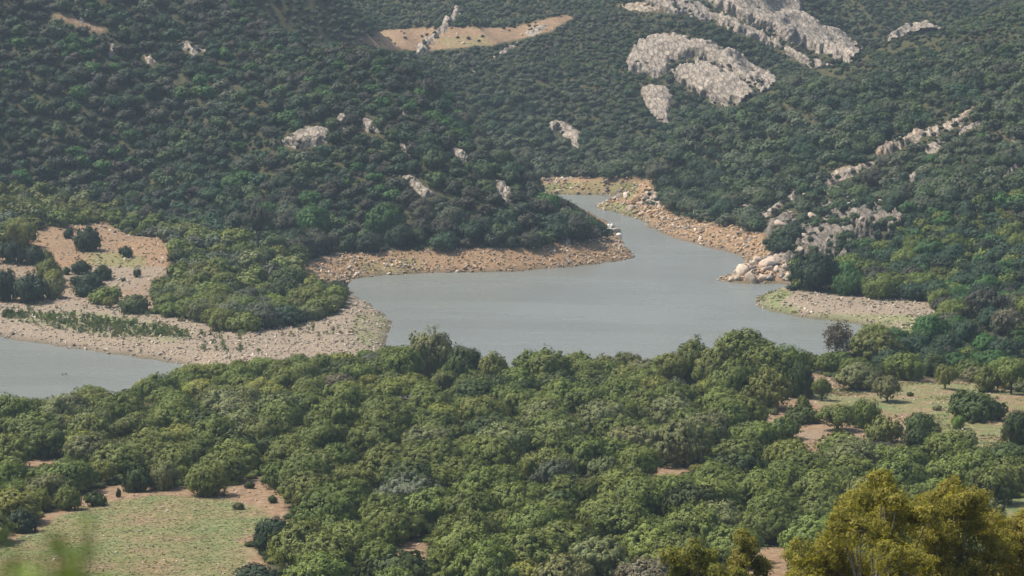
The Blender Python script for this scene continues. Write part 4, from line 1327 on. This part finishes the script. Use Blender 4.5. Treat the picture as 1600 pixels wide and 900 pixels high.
def outcrop(poly, raise_m, warm, label, i):
    poly = [tuple(map(float, p)) for p in poly]
    x0 = min(p[0] for p in poly) - 4; x1 = max(p[0] for p in poly) + 4; y0 = min(p[1] for p in poly) - 4; y1 = max(p[1] for p in poly) + 4
    st = 1.4 if (x1 - x0) * (y1 - y0) > 6000 else .9
    PX, PY = np.meshgrid(np.arange(x0, x1, st), np.arange(y0, y1, st * .8))
    cyp = (y0 + y1) / 2
    d0 = 700 if cyp > 60 else 800
    X, Y, ok = ground_grid(PX, PY, d0, 1500, 3.0)
    Z = height(X, Y)
    dd = edge_dist(poly, PX, PY); ins = inside(poly, PX, PY)
    sd_ = np.where(ins, dd, -dd) * (Y / FPX)                      # metres across the line of sight
    big_ = (x1 - x0) * (y1 - y0) > 5000
    sd_ = sd_ + (fbm(PX / 8, PY / 8, 51 + i, 4) - .53) * ((9.0 if warm == 2 else 4.2) if big_ else 1.5)      # ragged outline
    e = 1.5
    hx_ = (height(X + e, Y) - height(X - e, Y)) / (2 * e); hy_ = (height(X, Y + e) - height(X, Y - e)) / (2 * e)
    nv = np.stack([-hx_, -hy_ - .5, np.ones_like(hx_)], -1); nv /= np.linalg.norm(nv, axis=-1, keepdims=True)
    lift = np.clip(sd_ / 1.6, -1, 1)
    a = X * .8 + Z * 1.3; b = X * .5 - Z * .8
    rid = 1 - np.abs(2 * fbm(a / 3.2, b / 9, 61 + i, 4) - 1)
    fine = 1 - np.abs(2 * fbm(a / 1.1, b / 2.6, 71 + i, 3) - 1)
    lump = fbm(X / 11, Z / 6, 81 + i, 3)
    raise_m = raise_m + (1.0 if cyp > 165 else .3)
    disp = raise_m * (.45 * lift + .25 * np.clip(sd_ / 6, 0, 1)) + np.clip(sd_, 0, 1) * ((rid - .62) * (2.0 if big_ else 1.1) + (fine - .6) * .9 + (lump - .5) * raise_m * (1.1 if big_ else .5))
    Pt = np.stack([X, Y, Z], -1) + nv * disp[..., None]
    keep = ok & (sd_ > -.7)
    nr_, nc_ = PX.shape
    q = np.arange(nr_ - 1)[:, None] * nc_ + np.arange(nc_ - 1)[None]
    F = np.stack([q, q + nc_, q + nc_ + 1, q + 1], -1).reshape(-1, 4)
    kf = keep.ravel()[F].all(1)
    Yf = Y.ravel()[F]
    kf &= (Yf.max(1) - Yf.min(1)) < 14
    F = F[kf]
    F = largest_piece(F, PX.size)
    if not len(F):
        print('EMPTY ROCK', label); return
    u, inv = np.unique(F, return_inverse=True)
    V = Pt.reshape(-1, 3)[u]
    o0 = V.mean(0)
    me = mesh_np('rock_outcrop', V - o0, inv.reshape(-1, 4), (M_ROCK, M_ROCKW, M_ROCKD)[warm])
    o = tag(link('rock_outcrop', me, loc=tuple(o0)), label, 'rock', 'bare rock outcrops on the hills')


for i, rk in enumerate(ROCKS):
    outcrop(*rk, i)


# ------------------------------------------------------------------ stones and boulders
def stone_mesh(name, seed, rough=.28, sub=2):
    g = np.random.default_rng(seed)
    import bmesh
    bm = bmesh.new(); bmesh.ops.create_icosphere(bm, subdivisions=sub, radius=1)
    V = np.array([v.co[:] for v in bm.verts])
    # cut by random planes: angular, broken shapes
    for _ in range(9):
        n = g.normal(size=3); n /= np.linalg.norm(n); c = g.uniform(.28, .72)
        d = V @ n - c
        V = V - np.where(d > 0, d, 0)[:, None] * n
    V = V * (1 + g.uniform(-.09, .09, (len(V), 1)))
    V *= g.uniform(.7, 1.3, 3)
    F = np.array([[v.index for v in f.verts] for f in bm.faces]); bm.free()
    V[:, 2] *= .75
    return mesh_np(name, V, F, M_STONE)


STONES = [stone_mesh('stone', 700 + i, sub=1) for i in range(6)]
BOULDERS = [stone_mesh('boulder', 720 + i, sub=2) for i in range(6)]
STONE_T = {'ochre': (.42, .29, .17), 'pale': (.52, .45, .36), 'pink': (.38, .305, .235), 'grey': (.20, .18, .16), 'white': (.78, .75, .68), 'rust': (.33, .20, .115), 'sand': (.44, .36, .27)}


def scree(name, label, zone, n, mixn, seed, smin=.14, smax=.95, power=2.6):
    g = np.random.default_rng(seed)
    poly, a, b = Z_BARE[zone]
    y = g.uniform(a, b, n * 14); x = g.uniform(-1, 1, n * 14) * (18 + y * .2)
    z = height(x, y)
    ok = zone_mask(zone, x, y, z) & (shore_dist(x, y) > -.5)
    x, y, z = x[ok][:n], y[ok][:n], z[ok][:n]
    m_ = len(x)
    s = smin + (smax - smin) * g.uniform(0, 1, m_) ** power
    s *= .7 + .8 * fbm(x / 6, y / 6, seed, 2)
    names = list(mixn); w = np.array([mixn[k] for k in names], float); w /= w.sum()
    tn = np.array([np.array(STONE_T[names[k]]) * g.uniform(.75, 1.2) for k in g.choice(len(names), m_, p=w)])
    scatter(name, label, np.c_[x, y, z + s * .12], g.uniform(0, 6.28, (m_, 3)) * np.array([.15, .15, 1]), np.c_[s * g.uniform(.8, 1.7, m_), s, s * g.uniform(.5, 1, m_)], tn, g.integers(0, len(STONES), m_), STONES)


scree('left_bank_gravel', 'orange and tan broken stones on the bank under the left hill', 'left_bank', 7000, dict(ochre=5, pale=3, rust=2, sand=3, grey=2), 801, .12, .65, 2.8)
scree('headland_gravel', 'pink grey gravel and stones round the low headland', 'headland', 7500, dict(pink=5, pale=3, sand=4, grey=1.4), 802, .10, .5, 3.2)
scree('headland_top_gravel', 'reddish stony ground between the bushes of the headland', 'headland_top', 1800, dict(pink=5, pale=2, sand=2, rust=2, grey=1), 803, .12, .6, 2.8)
scree('narrows_bank_gravel', 'tan broken stones on the bank under the right hill', 'right_bank', 6500, dict(ochre=6, pale=3, rust=2, grey=2.5, sand=3), 804, .14, .8, 2.6)
scree('spit_gravel', 'pale stones on the low gravel spit', 'gravel_spit', 3600, dict(pink=4, pale=4, sand=4, grey=1.5), 805, .10, .5, 3.0)
scree('far_bank_gravel', 'pale stones on the far bank of the lake', 'far_bank', 1100, dict(pale=3, ochre=3, pink=2, grey=1.5), 806, .2, 1.2, 2.2)
scree('clearing_gravel', 'small stones lying on the red soil of the clearing', 'clearing', 1500, dict(pink=2, pale=4, sand=4), 807, .07, .3, 2.5)
scree('red_slope_gravel', 'scattered pale stones on the bare red slope', 'red_slope', 500, dict(pale=4, rust=3, sand=2), 808, .2, 1.2, 2.8)
scree('meadow_rim_gravel', 'stones on the red rim of the meadow', 'meadow', 900, dict(pink=4, pale=3, sand=3), 809, .06, .28, 2.5)
scree('patch_gravel', 'pale stones on a small bare patch in the near wood', 'patch_one', 260, dict(pink=2, pale=4, sand=3), 810, .08, .4, 2)
scree('patch_gravel', 'pale stones on the bare patch beside the gum trees', 'patch_three', 300, dict(pink=2, pale=4, sand=3), 811, .08, .3, 2)

g = np.random.default_rng(900)
bl = []
for poly, n, smin, smax, wh, tones in [
    ([(1135, 438), (1160, 425), (1175, 412), (1200, 398), (1232, 405), (1234, 440), (1150, 441)], 46, 1.0, 2.6, 'on the boulder spit', ('grey', 'pink', 'sand')),
    ([(948, 348), (957, 352), (966, 362), (970, 374), (958, 372), (950, 360)], 12, .9, 1.9, 'at the tip of the left hill', ('pale', 'white', 'white')),
    ([(975, 325), (1000, 305), (1045, 322), (1050, 345), (1015, 345)], 18, .9, 2.0, 'at the narrows of the lake', ('ochre', 'pink', 'sand')),
    ([(1195, 345), (1250, 310), (1330, 300), (1412, 318), (1412, 365), (1330, 400), (1240, 405)], 44, .8, 1.9, 'among shrubs of the right hill', ('grey', 'sand', 'pink')),
    ([(1205, 385), (1250, 375), (1255, 400), (1210, 405)], 8, 1.0, 2.2, 'above the boulder spit', ('grey', 'sand', 'grey')),
]:
    x0 = min(p[0] for p in poly); x1 = max(p[0] for p in poly); y0 = min(p[1] for p in poly); y1 = max(p[1] for p in poly)
    k = 0; tries = 0
    while k < n and tries < 4000:
        tries += 1
        px, py = g.uniform(x0, x1), g.uniform(y0, y1)
        if not inside(poly, np.array([px]), np.array([py]))[0]: continue
        q = ground_at(px, py, 640, 1100)
        if q is None or q[2] < .05: continue
        s = smin + (smax - smin) * g.uniform() ** 1.6
        if any((q[0] - b[0]) ** 2 + (q[1] - b[1]) ** 2 < (.55 * (s + b[2])) ** 2 for b in bl): continue
        bl.append((q[0], q[1], s)); k += 1
        tn = tones[int(g.integers(3))]
        cn = {'grey': 'grey', 'pink': 'pinkish', 'sand': 'sandy', 'pale': 'whitish', 'ochre': 'ochre', 'white': 'white'}[tn]
        sz = 'big' if s > 1.8 else 'middling' if s > 1.3 else 'small'
        base = f"{sz} {cn} boulder {wh}, {say(px / 16)} percent across, {say(py / 9)} down"
        if base in used_labels:
            continue
        used_labels.add(base)
        o = link('boulder', BOULDERS[int(g.integers(6))], loc=(q[0], q[1], q[2] + s * .18 + (1.2 if wh.startswith('among') else 0)))
        o.scale = (s * g.uniform(.8, 1.3), s, s * g.uniform(.7, 1.15)); o.rotation_euler = (g.uniform(-.5, .5), g.uniform(-.5, .5), g.uniform(0, 6.28))
        o['tint'] = [float(v) for v in np.array(STONE_T[tn]) * g.uniform(.85, 1.2)]
        tag(o, base, 'boulder', 'boulders along the water')

# ------------------------------------------------------------------ grass tufts, weeds, shore plants
def tuft_mesh(name, seed, n=26, up=1.0, size=.35):
    g = np.random.default_rng(seed)
    C = np.c_[g.normal(size=(n, 2)) * .38, g.uniform(.1, .9, n) * up]
    Nn = np.c_[g.normal(size=(n, 2)), g.uniform(-.2, .8, n)]
    v, f = leaf_quads(C, Nn, size, g, .8)
    v[:, 2] = np.maximum(v[:, 2], 0)
    return mesh_np(name, v, f, M_LEAF, face_attr={'var': g.uniform(.2, .8, len(f))})


TUFTS = [tuft_mesh('tuft', 760 + i, up=.6) for i in range(4)]
SPRIGS = [tuft_mesh('sprig', 770 + i, n=60, up=2.2, size=.38) for i in range(4)]


def zone_scatter(name, label, polys, n, tints, smin, smax, seed, protos, zr=(.7, 1.3), patch=None):
    g = np.random.default_rng(seed); X_, Y_ = [], []
    for poly, a, b, w in polys:
        m_ = int(n * w)
        y = g.uniform(a, b, m_ * 40); x = g.uniform(-1, 1, m_ * 40) * (18 + y * .2)
        z = height(x, y); px, py = project(x, y, z)
        ok = inside(poly, px, py) & (shore_dist(x, y) > .4)
        if patch: ok &= (fbm(x / patch, y / patch, seed, 3) + g.uniform(-.12, .12, len(x))) > .52
        X_.append(x[ok][:m_]); Y_.append(y[ok][:m_])
    x, y = np.concatenate(X_), np.concatenate(Y_); z = height(x, y); m_ = len(x)
    s = smin + (smax - smin) * g.uniform(0, 1, m_) ** 1.8
    tn = np.array([tints[k] for k in g.integers(0, len(tints), m_)]) * g.uniform(.75, 1.25, (m_, 1))
    scatter(name, label, np.c_[x, y, z], np.c_[np.zeros((m_, 2)), g.uniform(0, 6.28, m_)], np.c_[s, s, s * g.uniform(*zr, m_)], tn, g.integers(0, len(protos), m_), protos)


zone_scatter('meadow_grass', 'flowering grass and pale thistles covering the meadow', [(grass_poly, 330, 470, 1.0)], 8000,
             [(.13, .15, .06), (.10, .125, .05), (.18, .175, .075), (.40, .38, .28), (.22, .19, .09), (.09, .125, .07), (.28, .21, .09), (.12, .14, .055)], .10, .26, 901, TUFTS, (.35, .7))
zone_scatter('clearing_grass', 'dry grass and pale weeds in the clearing', [(gp2, 400, 630, 1.0), (Z_BARE['clearing'][0], 400, 630, .25)], 4200,
             [(.24, .24, .09), (.17, .20, .07), (.5, .46, .32), (.36, .32, .15), (.15, .18, .08)], .14, .42, 902, TUFTS, patch=9)
zone_scatter('shore_weeds', 'rows of young green bushes growing on the headland shore',
             [([(15, 488), (110, 492), (200, 503), (290, 517), (298, 528), (230, 527), (150, 515), (60, 500), (12, 500)], 640, 720, .62),
              ([(60, 500), (130, 505), (230, 527), (240, 540), (140, 525), (70, 510)], 640, 720, .3),
              ([(313, 543), (405, 543), (405, 551), (313, 550)], 600, 700, .16), ([(440, 510), (520, 510), (560, 522), (500, 530), (440, 530)], 600, 700, .12),
              ([(310, 520), (420, 520), (420, 540), (320, 540)], 600, 700, .06), ([(0, 470), (100, 478), (240, 492), (300, 505), (200, 500), (0, 485)], 640, 720, .05)], 640,
             [(.11, .17, .05), (.085, .13, .045), (.16, .20, .065), (.07, .11, .045), (.20, .20, .085)], .28, .72, 903, SPRIGS, (.8, 1.2))
zone_scatter('shore_grass', 'yellow green grass fringing the water',
             [([(1165, 470), (1215, 450), (1240, 460), (1215, 475), (1260, 482), (1240, 497), (1180, 490)], 600, 760, .34), ([(1230, 498), (1330, 492), (1450, 496), (1430, 520), (1300, 512)], 600, 760, .18),
              ([(555, 488), (600, 490), (618, 515), (590, 538), (550, 532)], 600, 720, .12), ([(565, 412), (650, 402), (665, 430), (560, 436)], 700, 850, .09),
              ([(840, 290), (900, 284), (1000, 286), (990, 306), (850, 308)], 940, 1050, .3), ([(930, 312), (985, 320), (1012, 345), (930, 330)], 850, 990, .22),
              ([(652, 398), (678, 405), (676, 424), (655, 415)], 740, 830, .08), ([(820, 392), (850, 388), (855, 402), (825, 402)], 740, 830, .05),
              ([(1258, 545), (1300, 532), (1312, 560), (1258, 572)], 500, 700, .12), ([(130, 392), (225, 402), (222, 418), (140, 412)], 640, 840, .12),
              ([(20, 500), (300, 525), (300, 540), (100, 520)], 640, 720, .25)], 3600,
             [(.22, .25, .07), (.16, .20, .06), (.28, .26, .11), (.13, .16, .06)], .2, .6, 904, TUFTS, (.7, 1.3), patch=5)
zone_scatter('bank_weeds', 'small green weeds between the stones of the banks',
             [(Z_BARE['left_bank'][0], 740, 850, .4), (Z_BARE['right_bank'][0], 740, 990, .3), (Z_BARE['headland'][0], 600, 735, .3), (Z_BARE['gravel_spit'][0], 600, 760, .12), (Z_BARE['headland_top'][0], 640, 840, .3)], 1500,
             [(.12, .14, .05), (.09, .12, .05), (.18, .17, .08), (.07, .09, .04)], .22, .6, 905, TUFTS)

# shrubs that root in the cracks of the outcrops and on the red slope
g = np.random.default_rng(910); L_ = []
yy = g.uniform(740, 1300, 64000); xx = g.uniform(-1, 1, 64000) * (18 + yy * .2); zz = height(xx, yy); qx, qy = project(xx, yy, zz)
okr = in_rocks(qx, qy); keep = okr & (g.uniform(size=len(xx)) < .30) & ((fbm(xx / 9, yy / 16, 95, 3) > .53))
okd = zone_mask('red_slope', xx, yy, zz) & (g.uniform(size=len(xx)) < .04)
for i in np.where(keep | okd)[0]:
    r = g.uniform(.4, 1.3)
    L_.append(dict(x=xx[i], y=yy[i], z=zz[i] + (1.6 if okr[i] else 0), r=r, h=r * 1.2, tone='deep green' if g.uniform() < .6 else 'dull brown-green'))
crag = inside([(1236, 395), (1250, 350), (1345, 318), (1416, 340), (1395, 370), (1326, 404), (1258, 408)], qx, qy) & (yy < 900) & (fbm(xx / 5, yy / 5, 97, 3) > .5) & (g.uniform(size=len(xx)) < .5)
for i in np.where(crag)[0]:
    r = g.uniform(.8, 1.8)
    L_.append(dict(x=xx[i], y=yy[i], z=zz[i] + 1.6, r=r, h=r * 1.25, tone=('deep green', 'blue-green', 'hill green')[int(g.integers(3))]))
gm = okr & (g.uniform(size=len(xx)) < .55)
for i in np.where(gm)[0]:
    r = g.uniform(.6, 1.3)
    L_.append(dict(x=xx[i], y=yy[i], z=zz[i], r=r, h=r * 1.1, tone=('deep green', 'dull brown-green', 'blue-green')[int(g.integers(3))]))
scatter_plants('rock_scrub_foliage', 'dwarf shrubs rooted in the cracks of the outcrops', L_, CROWN_FAR[:2], CROWN_FAR[:4], 44)

# ------------------------------------------------------------------ bare and dead trees
def dead_tree_parts(seed, h, spread, levels=4, dense=1.0, tw=.012):
    g = np.random.default_rng(seed); tubes_ = []; tips = []
    def grow(p, d, L, r, lv):
        n = 3; pts = [p]; q = p.copy(); dd = d.copy()
        for _ in range(n):
            dd = dd + g.normal(size=3) * .18; dd /= np.linalg.norm(dd); q = q + dd * L / n; pts.append(q.copy())
        tubes_.append(tube(pts, [r, r * .85, r * .7, r * .55], 5 if lv > 1 else 3))
        if lv == 0:
            return
        for k in range(int((3 if lv > 1 else 4) * dense)):
            t = g.uniform(.35, 1.0); b = pts[min(3, int(t * 3) + (1 if t > .9 else 0))]
            nd = dd + g.normal(size=3) * .75 * spread; nd[2] = abs(nd[2]) * .7 + .12; nd /= np.linalg.norm(nd)
            grow(np.array(b), nd, L * g.uniform(.5, .75), r * .66, lv - 1)
    grow(np.array([0, 0, -.3]), np.array([g.normal() * .1, g.normal() * .1, 1.0]), h * .42, h * .03, levels)
    return tubes_


DEAD = [join_tubes('bare_branches', dead_tree_parts(950 + i, 1.0, 1.0, 4, 1.0), M_GREYWOOD) for i in range(4)]
DEADB = [join_tubes('bare_twigs', dead_tree_parts(960 + i, 1.0, 1.25, 5, 1.1), M_GREYWOOD) for i in range(2)]
for px, py, hp, dense, lab in [
    (618, 640, 50, 1, 'dense leafless grey tree crown in the upper part of the near wood'),
    (690, 636, 42, 1, 'smaller leafless grey crown right of the dense one in the near wood'),
    (651, 634, 40, 1, 'leafless greyish twigs between the two grey crowns'),
    (368, 146, 36, 0, 'bleached dead tree with forked limbs high on the left hill'),
    (262, 196, 22, 0, 'short dead tree with a white fork in the middle of the left hill'),
    (148, 152, 18, 0, 'small dead stick tree on the left hill, below the thin ledge'),
    (432, 184, 24, 0, 'thin single dead stem on the left hill above the wide grey outcrop'),
    (437, 268, 20, 0, 'small dead tree leaning over green oaks, below the wide grey outcrop'),
    (205, 226, 24, 0, 'low dead tree among grey crowns on the left hill'),
    (747, 342, 26, 0, 'dead branches over the dark trees near the end of the left hill'),
    (1275, 190, 22, 0, 'dead tree on the crest slope of the right hill'),
    (1372, 402, 26, 0, 'dead tree beside the broad broken cliff'),
    (1242, 196, 20, 0, 'small dead snag on the upper right hill, uphill of the thin ribs'),
]:
    q = ground_at(px, py, 330 if py > 540 else 700, 1500)
    root = bpy.data.objects.new('dead_tree', None); COL.objects.link(root); root.location = q
    tag(root, lab, 'dead tree', 'dead trees')
    s = hp * q[1] / FPX
    b = link('trunk', (DEADB if dense else DEAD)[random.randrange(2 if dense else 4)], root)
    k = 1.0
    b.scale = (s * (1.5 if dense else 1.0), s * (1.5 if dense else 1.0), s * 1.05)
    b.rotation_euler = (0, 0, random.uniform(0, 6.28))
# brownish half bare tree by the shore gap
q = ground_at(1311, 560, 400, 700); s = 58 * q[1] / FPX
root = bpy.data.objects.new('dead_tree', None); COL.objects.link(root); root.location = q
tag(root, 'half bare brownish tree with upright branches against the lake by the shore gap', 'dead tree', 'dead trees')
b = link('trunk', DEADB[0], root); b.scale = (s * .7, s * .7, s * .9)
g = np.random.default_rng(977)
an_ = g.uniform(0, 6.28, 30); rr_ = g.uniform(.05, .42, 30)
C = np.stack([np.cos(an_) * rr_, np.sin(an_) * rr_, .98 - rr_ * .55 - g.uniform(0, .35, 30)], 1)
C = np.r_[C, np.stack([np.cos(an_ + 1) * rr_ * .8, np.sin(an_ + 1) * rr_ * .8, .28 + g.uniform(0, .4, 30)], 1)]
Cc = (C[:, None] + g.normal(size=(60, 60, 3)) * .045 * np.array([.8, .8, 2.0])).reshape(-1, 3)
v, f = leaf_quads(Cc, g.normal(size=Cc.shape), .034, g)
c_ = link('crown', mesh_np('sparse_crown', v, f, M_LEAF, face_attr={'var': g.uniform(.2, .8, len(f))}), root); c_.scale = (s, s, s); c_['tint'] = [.16, .13, .09]

# ------------------------------------------------------------------ gum trees close to the camera
M_GUM = leaf_material('gum_leaves', .45)


def gum_tree(label, D, lobes, base_px, seed, tint, dens=1.0, leaf=.11, name='gum_tree', tuft=.25, trunk_r=.16, depth=1.6):
    g = np.random.default_rng(seed)
    bx, by, _ = at_depth(base_px, 900, D)
    bz = float(height(bx, by))
    root = bpy.data.objects.new(name, None); COL.objects.link(root); root.location = (bx, by, bz)
    tag(root, label, 'tree', 'gum trees')
    m_px = D / FPX
    cen = []
    for px, py, rp in lobes:
        x, y, z = at_depth(px, py, D + g.uniform(-depth, depth))
        cen.append((x - bx, y - by, z - bz, rp * m_px))
        for _ in range(2):     # the same crown goes on behind and in front
            a = g.normal(size=3) * np.array([.8, 1.5, .5]) * rp * m_px
            cen.append((x - bx + a[0], y - by + a[1], z - bz + a[2] - rp * m_px * .35, rp * m_px * .8))
    top = max(c[2] for c in cen); low = min(c[2] for c in cen)
    fork = np.array([0, 0, max(low - 2.5, 1.0)])
    T_ = [tube([(0, 0, -.5), (.15, 0, fork[2] * .5), tuple(fork)], [trunk_r * 1.4, trunk_r * 1.1, trunk_r * .9], 9)]
    V_, F_, va, off = [], [], [], 0
    for cx, cy_, cz, r in cen:
        c = np.array([cx, cy_, cz])
        mid = fork * .45 + c * .55 + np.array([g.normal() * .2, g.normal() * .2, -.35])
        T_.append(tube([fork, mid, c - np.array([0, 0, r * .3]), c + np.array([g.normal() * r * .2, 0, r * .5])], [trunk_r * .5, trunk_r * .3, trunk_r * .16, .012], 6))
        nt_ = int(34 * dens)
        d = sphere_dirs(nt_, g, -.75)
        tc = c + d * r * g.uniform(.45, 1.05, (nt_, 1)) * np.array([1, 1, .85])
        for q_ in tc[::2]:
            T_.append(tube([c + (q_ - c) * .15 - np.array([0, 0, r * .15]), q_], [.022, .006], 3))
        k = int(30 * (1 if dens >= 1 else .9))
        ld = g.normal(size=(nt_, k, 3)); ld /= np.linalg.norm(ld, axis=2, keepdims=True)
        C = (tc[:, None] + ld * tuft * g.uniform(.3, 1.15, (nt_, k, 1)) * np.array([1, 1, .75])).reshape(-1, 3)
        Nn = (ld * .5 + d[:, None] * .5).reshape(-1, 3) + g.normal(size=(len(C), 3)) * .3
        v, f = leaf_quads(C, Nn, leaf, g, .42)
        V_.append(v); F_.append(f + off); off += len(v)
        va.append(np.clip(g.uniform(.1, .95, (nt_, 1)) + g.normal(size=(nt_, k)) * .18, 0, 1).ravel())
    cr = link('crown', mesh_np('gum_crown', np.concatenate(V_), np.concatenate(F_), M_GUM, face_attr={'var': np.concatenate(va)}), root)
    cr['tint'] = list(tint)
    link('trunk', join_tubes('gum_trunk', T_, M_GUMBARK), root)


gum_tree('tall yellow-olive gum tree with the highest crown, just right of the bottom centre scrub', 112,
         [(1378, 752, 22), (1362, 778, 36), (1325, 806, 30), (1398, 790, 28), (1345, 832, 42), (1300, 862, 38), (1395, 845, 34), (1272, 888, 34), (1340, 885, 42), (1395, 895, 34), (1255, 905, 26)],
         1350, 61, (.27, .245, .052), 1.8)
gum_tree('broad yellow-olive gum tree with pale limbs, right of the tallest one', 118,
         [(1485, 768, 26), (1455, 786, 26), (1520, 785, 30), (1440, 818, 32), (1488, 815, 38), (1545, 820, 34), (1460, 858, 40), (1520, 862, 42), (1560, 868, 30), (1440, 895, 36), (1500, 905, 38)],
         1480, 62, (.255, .228, .05), 1.8)
gum_tree('gum tree cut by the right edge of the photo, lower than its neighbours', 121,
         [(1590, 826, 22), (1612, 835, 32), (1580, 860, 26), (1600, 885, 40), (1640, 860, 44), (1565, 900, 28)], 1615, 63, (.25, .215, .05), 1.8)
gum_tree('thin wispy gum sapling with sparse yellowish leaves, left of the big gum trees', 135,
         [(1158, 838, 13), (1168, 858, 16), (1150, 872, 18), (1182, 880, 16), (1140, 895, 16)], 1160, 64, (.23, .21, .06), .6, .13, 'gum_sapling', .22, .07, .6)
gum_tree('yellow-green gum sapling at the bottom edge, left of the wispy one', 132,
         [(1085, 858, 17), (1065, 872, 20), (1100, 878, 20), (1060, 895, 20), (1118, 898, 18), (1085, 905, 24)], 1085, 65, (.21, .21, .055), .8, .13, 'gum_sapling', .24, .07, .6)

# ------------------------------------------------------------------ out of focus shrub beside the photographer
g = np.random.default_rng(88)
D = 2.7
bx, by = at_depth(40, 900, D)[:2]; bz = float(height(bx, by))
root = bpy.data.objects.new('shrub', None); COL.objects.link(root); root.location = (bx, by, bz)
tag(root, 'blurred green shrub very close by in the bottom left corner', 'bush', None)
T_, C_ = [], []
for px, py in [(20, 872), (55, 862), (85, 850), (110, 862), (140, 795), (132, 830), (0, 860), (165, 880), (70, 885), (30, 890), (100, 880), (215, 890)]:
    x, y, z = at_depth(px, py, D + g.uniform(-.15, .15))
    e = np.array([x - bx, y - by, z - bz]); b0 = np.array([g.normal() * .03, g.normal() * .03, -.05])
    T_.append(tube([b0, b0 * .5 + e * .5 + np.array([0, 0, .02]), e], [.006, .004, .0015], 5))
    nl = 8 if py < 840 else 44
    tt = g.uniform(.78 if py > 840 else .9, 1.0, nl)
    C_.append(b0 + (e - b0) * tt[:, None] + g.normal(size=(nl, 3)) * .012)
C = np.concatenate(C_)
v, f = leaf_quads(C, g.normal(size=C.shape), .022, g, .5)
sc_ = link('crown', mesh_np('shrub_leaves', v, f, M_LEAF, face_attr={'var': g.uniform(.2, .8, len(f))}), root); sc_['tint'] = [.17, .25, .04]
link('stems', join_tubes('shrub_stems', T_, M_BARK), root)

# ------------------------------------------------------------------ haze
m = bpy.data.materials.new('haze'); m.use_nodes = True
nt = m.node_tree; nt.nodes.clear()
out = nt.nodes.new('ShaderNodeOutputMaterial')
pv = nt.nodes.new('ShaderNodeVolumePrincipled')
pv.inputs['Color'].default_value = (.66, .84, 1.0, 1)
pv.inputs['Density'].default_value = HAZE_DENSITY
pv.inputs['Anisotropy'].default_value = 0.2
nt.links.new(pv.outputs[0], out.inputs['Volume'])
hx, hy0, hy1, z0, z1 = 3700, -900, 4600, -10, 460
hv = [(x, y, z) for z in (z0, z1) for x, y in ((-hx, hy0), (hx, hy0), (hx, hy1), (-hx, hy1))]
hf = [(0, 3, 2, 1), (4, 5, 6, 7), (0, 1, 5, 4), (1, 2, 6, 5), (2, 3, 7, 6), (3, 0, 4, 7)]
tag(link('haze', mesh_np('haze', hv, hf, m)), 'thin pale summer haze over the valley', kind='stuff')
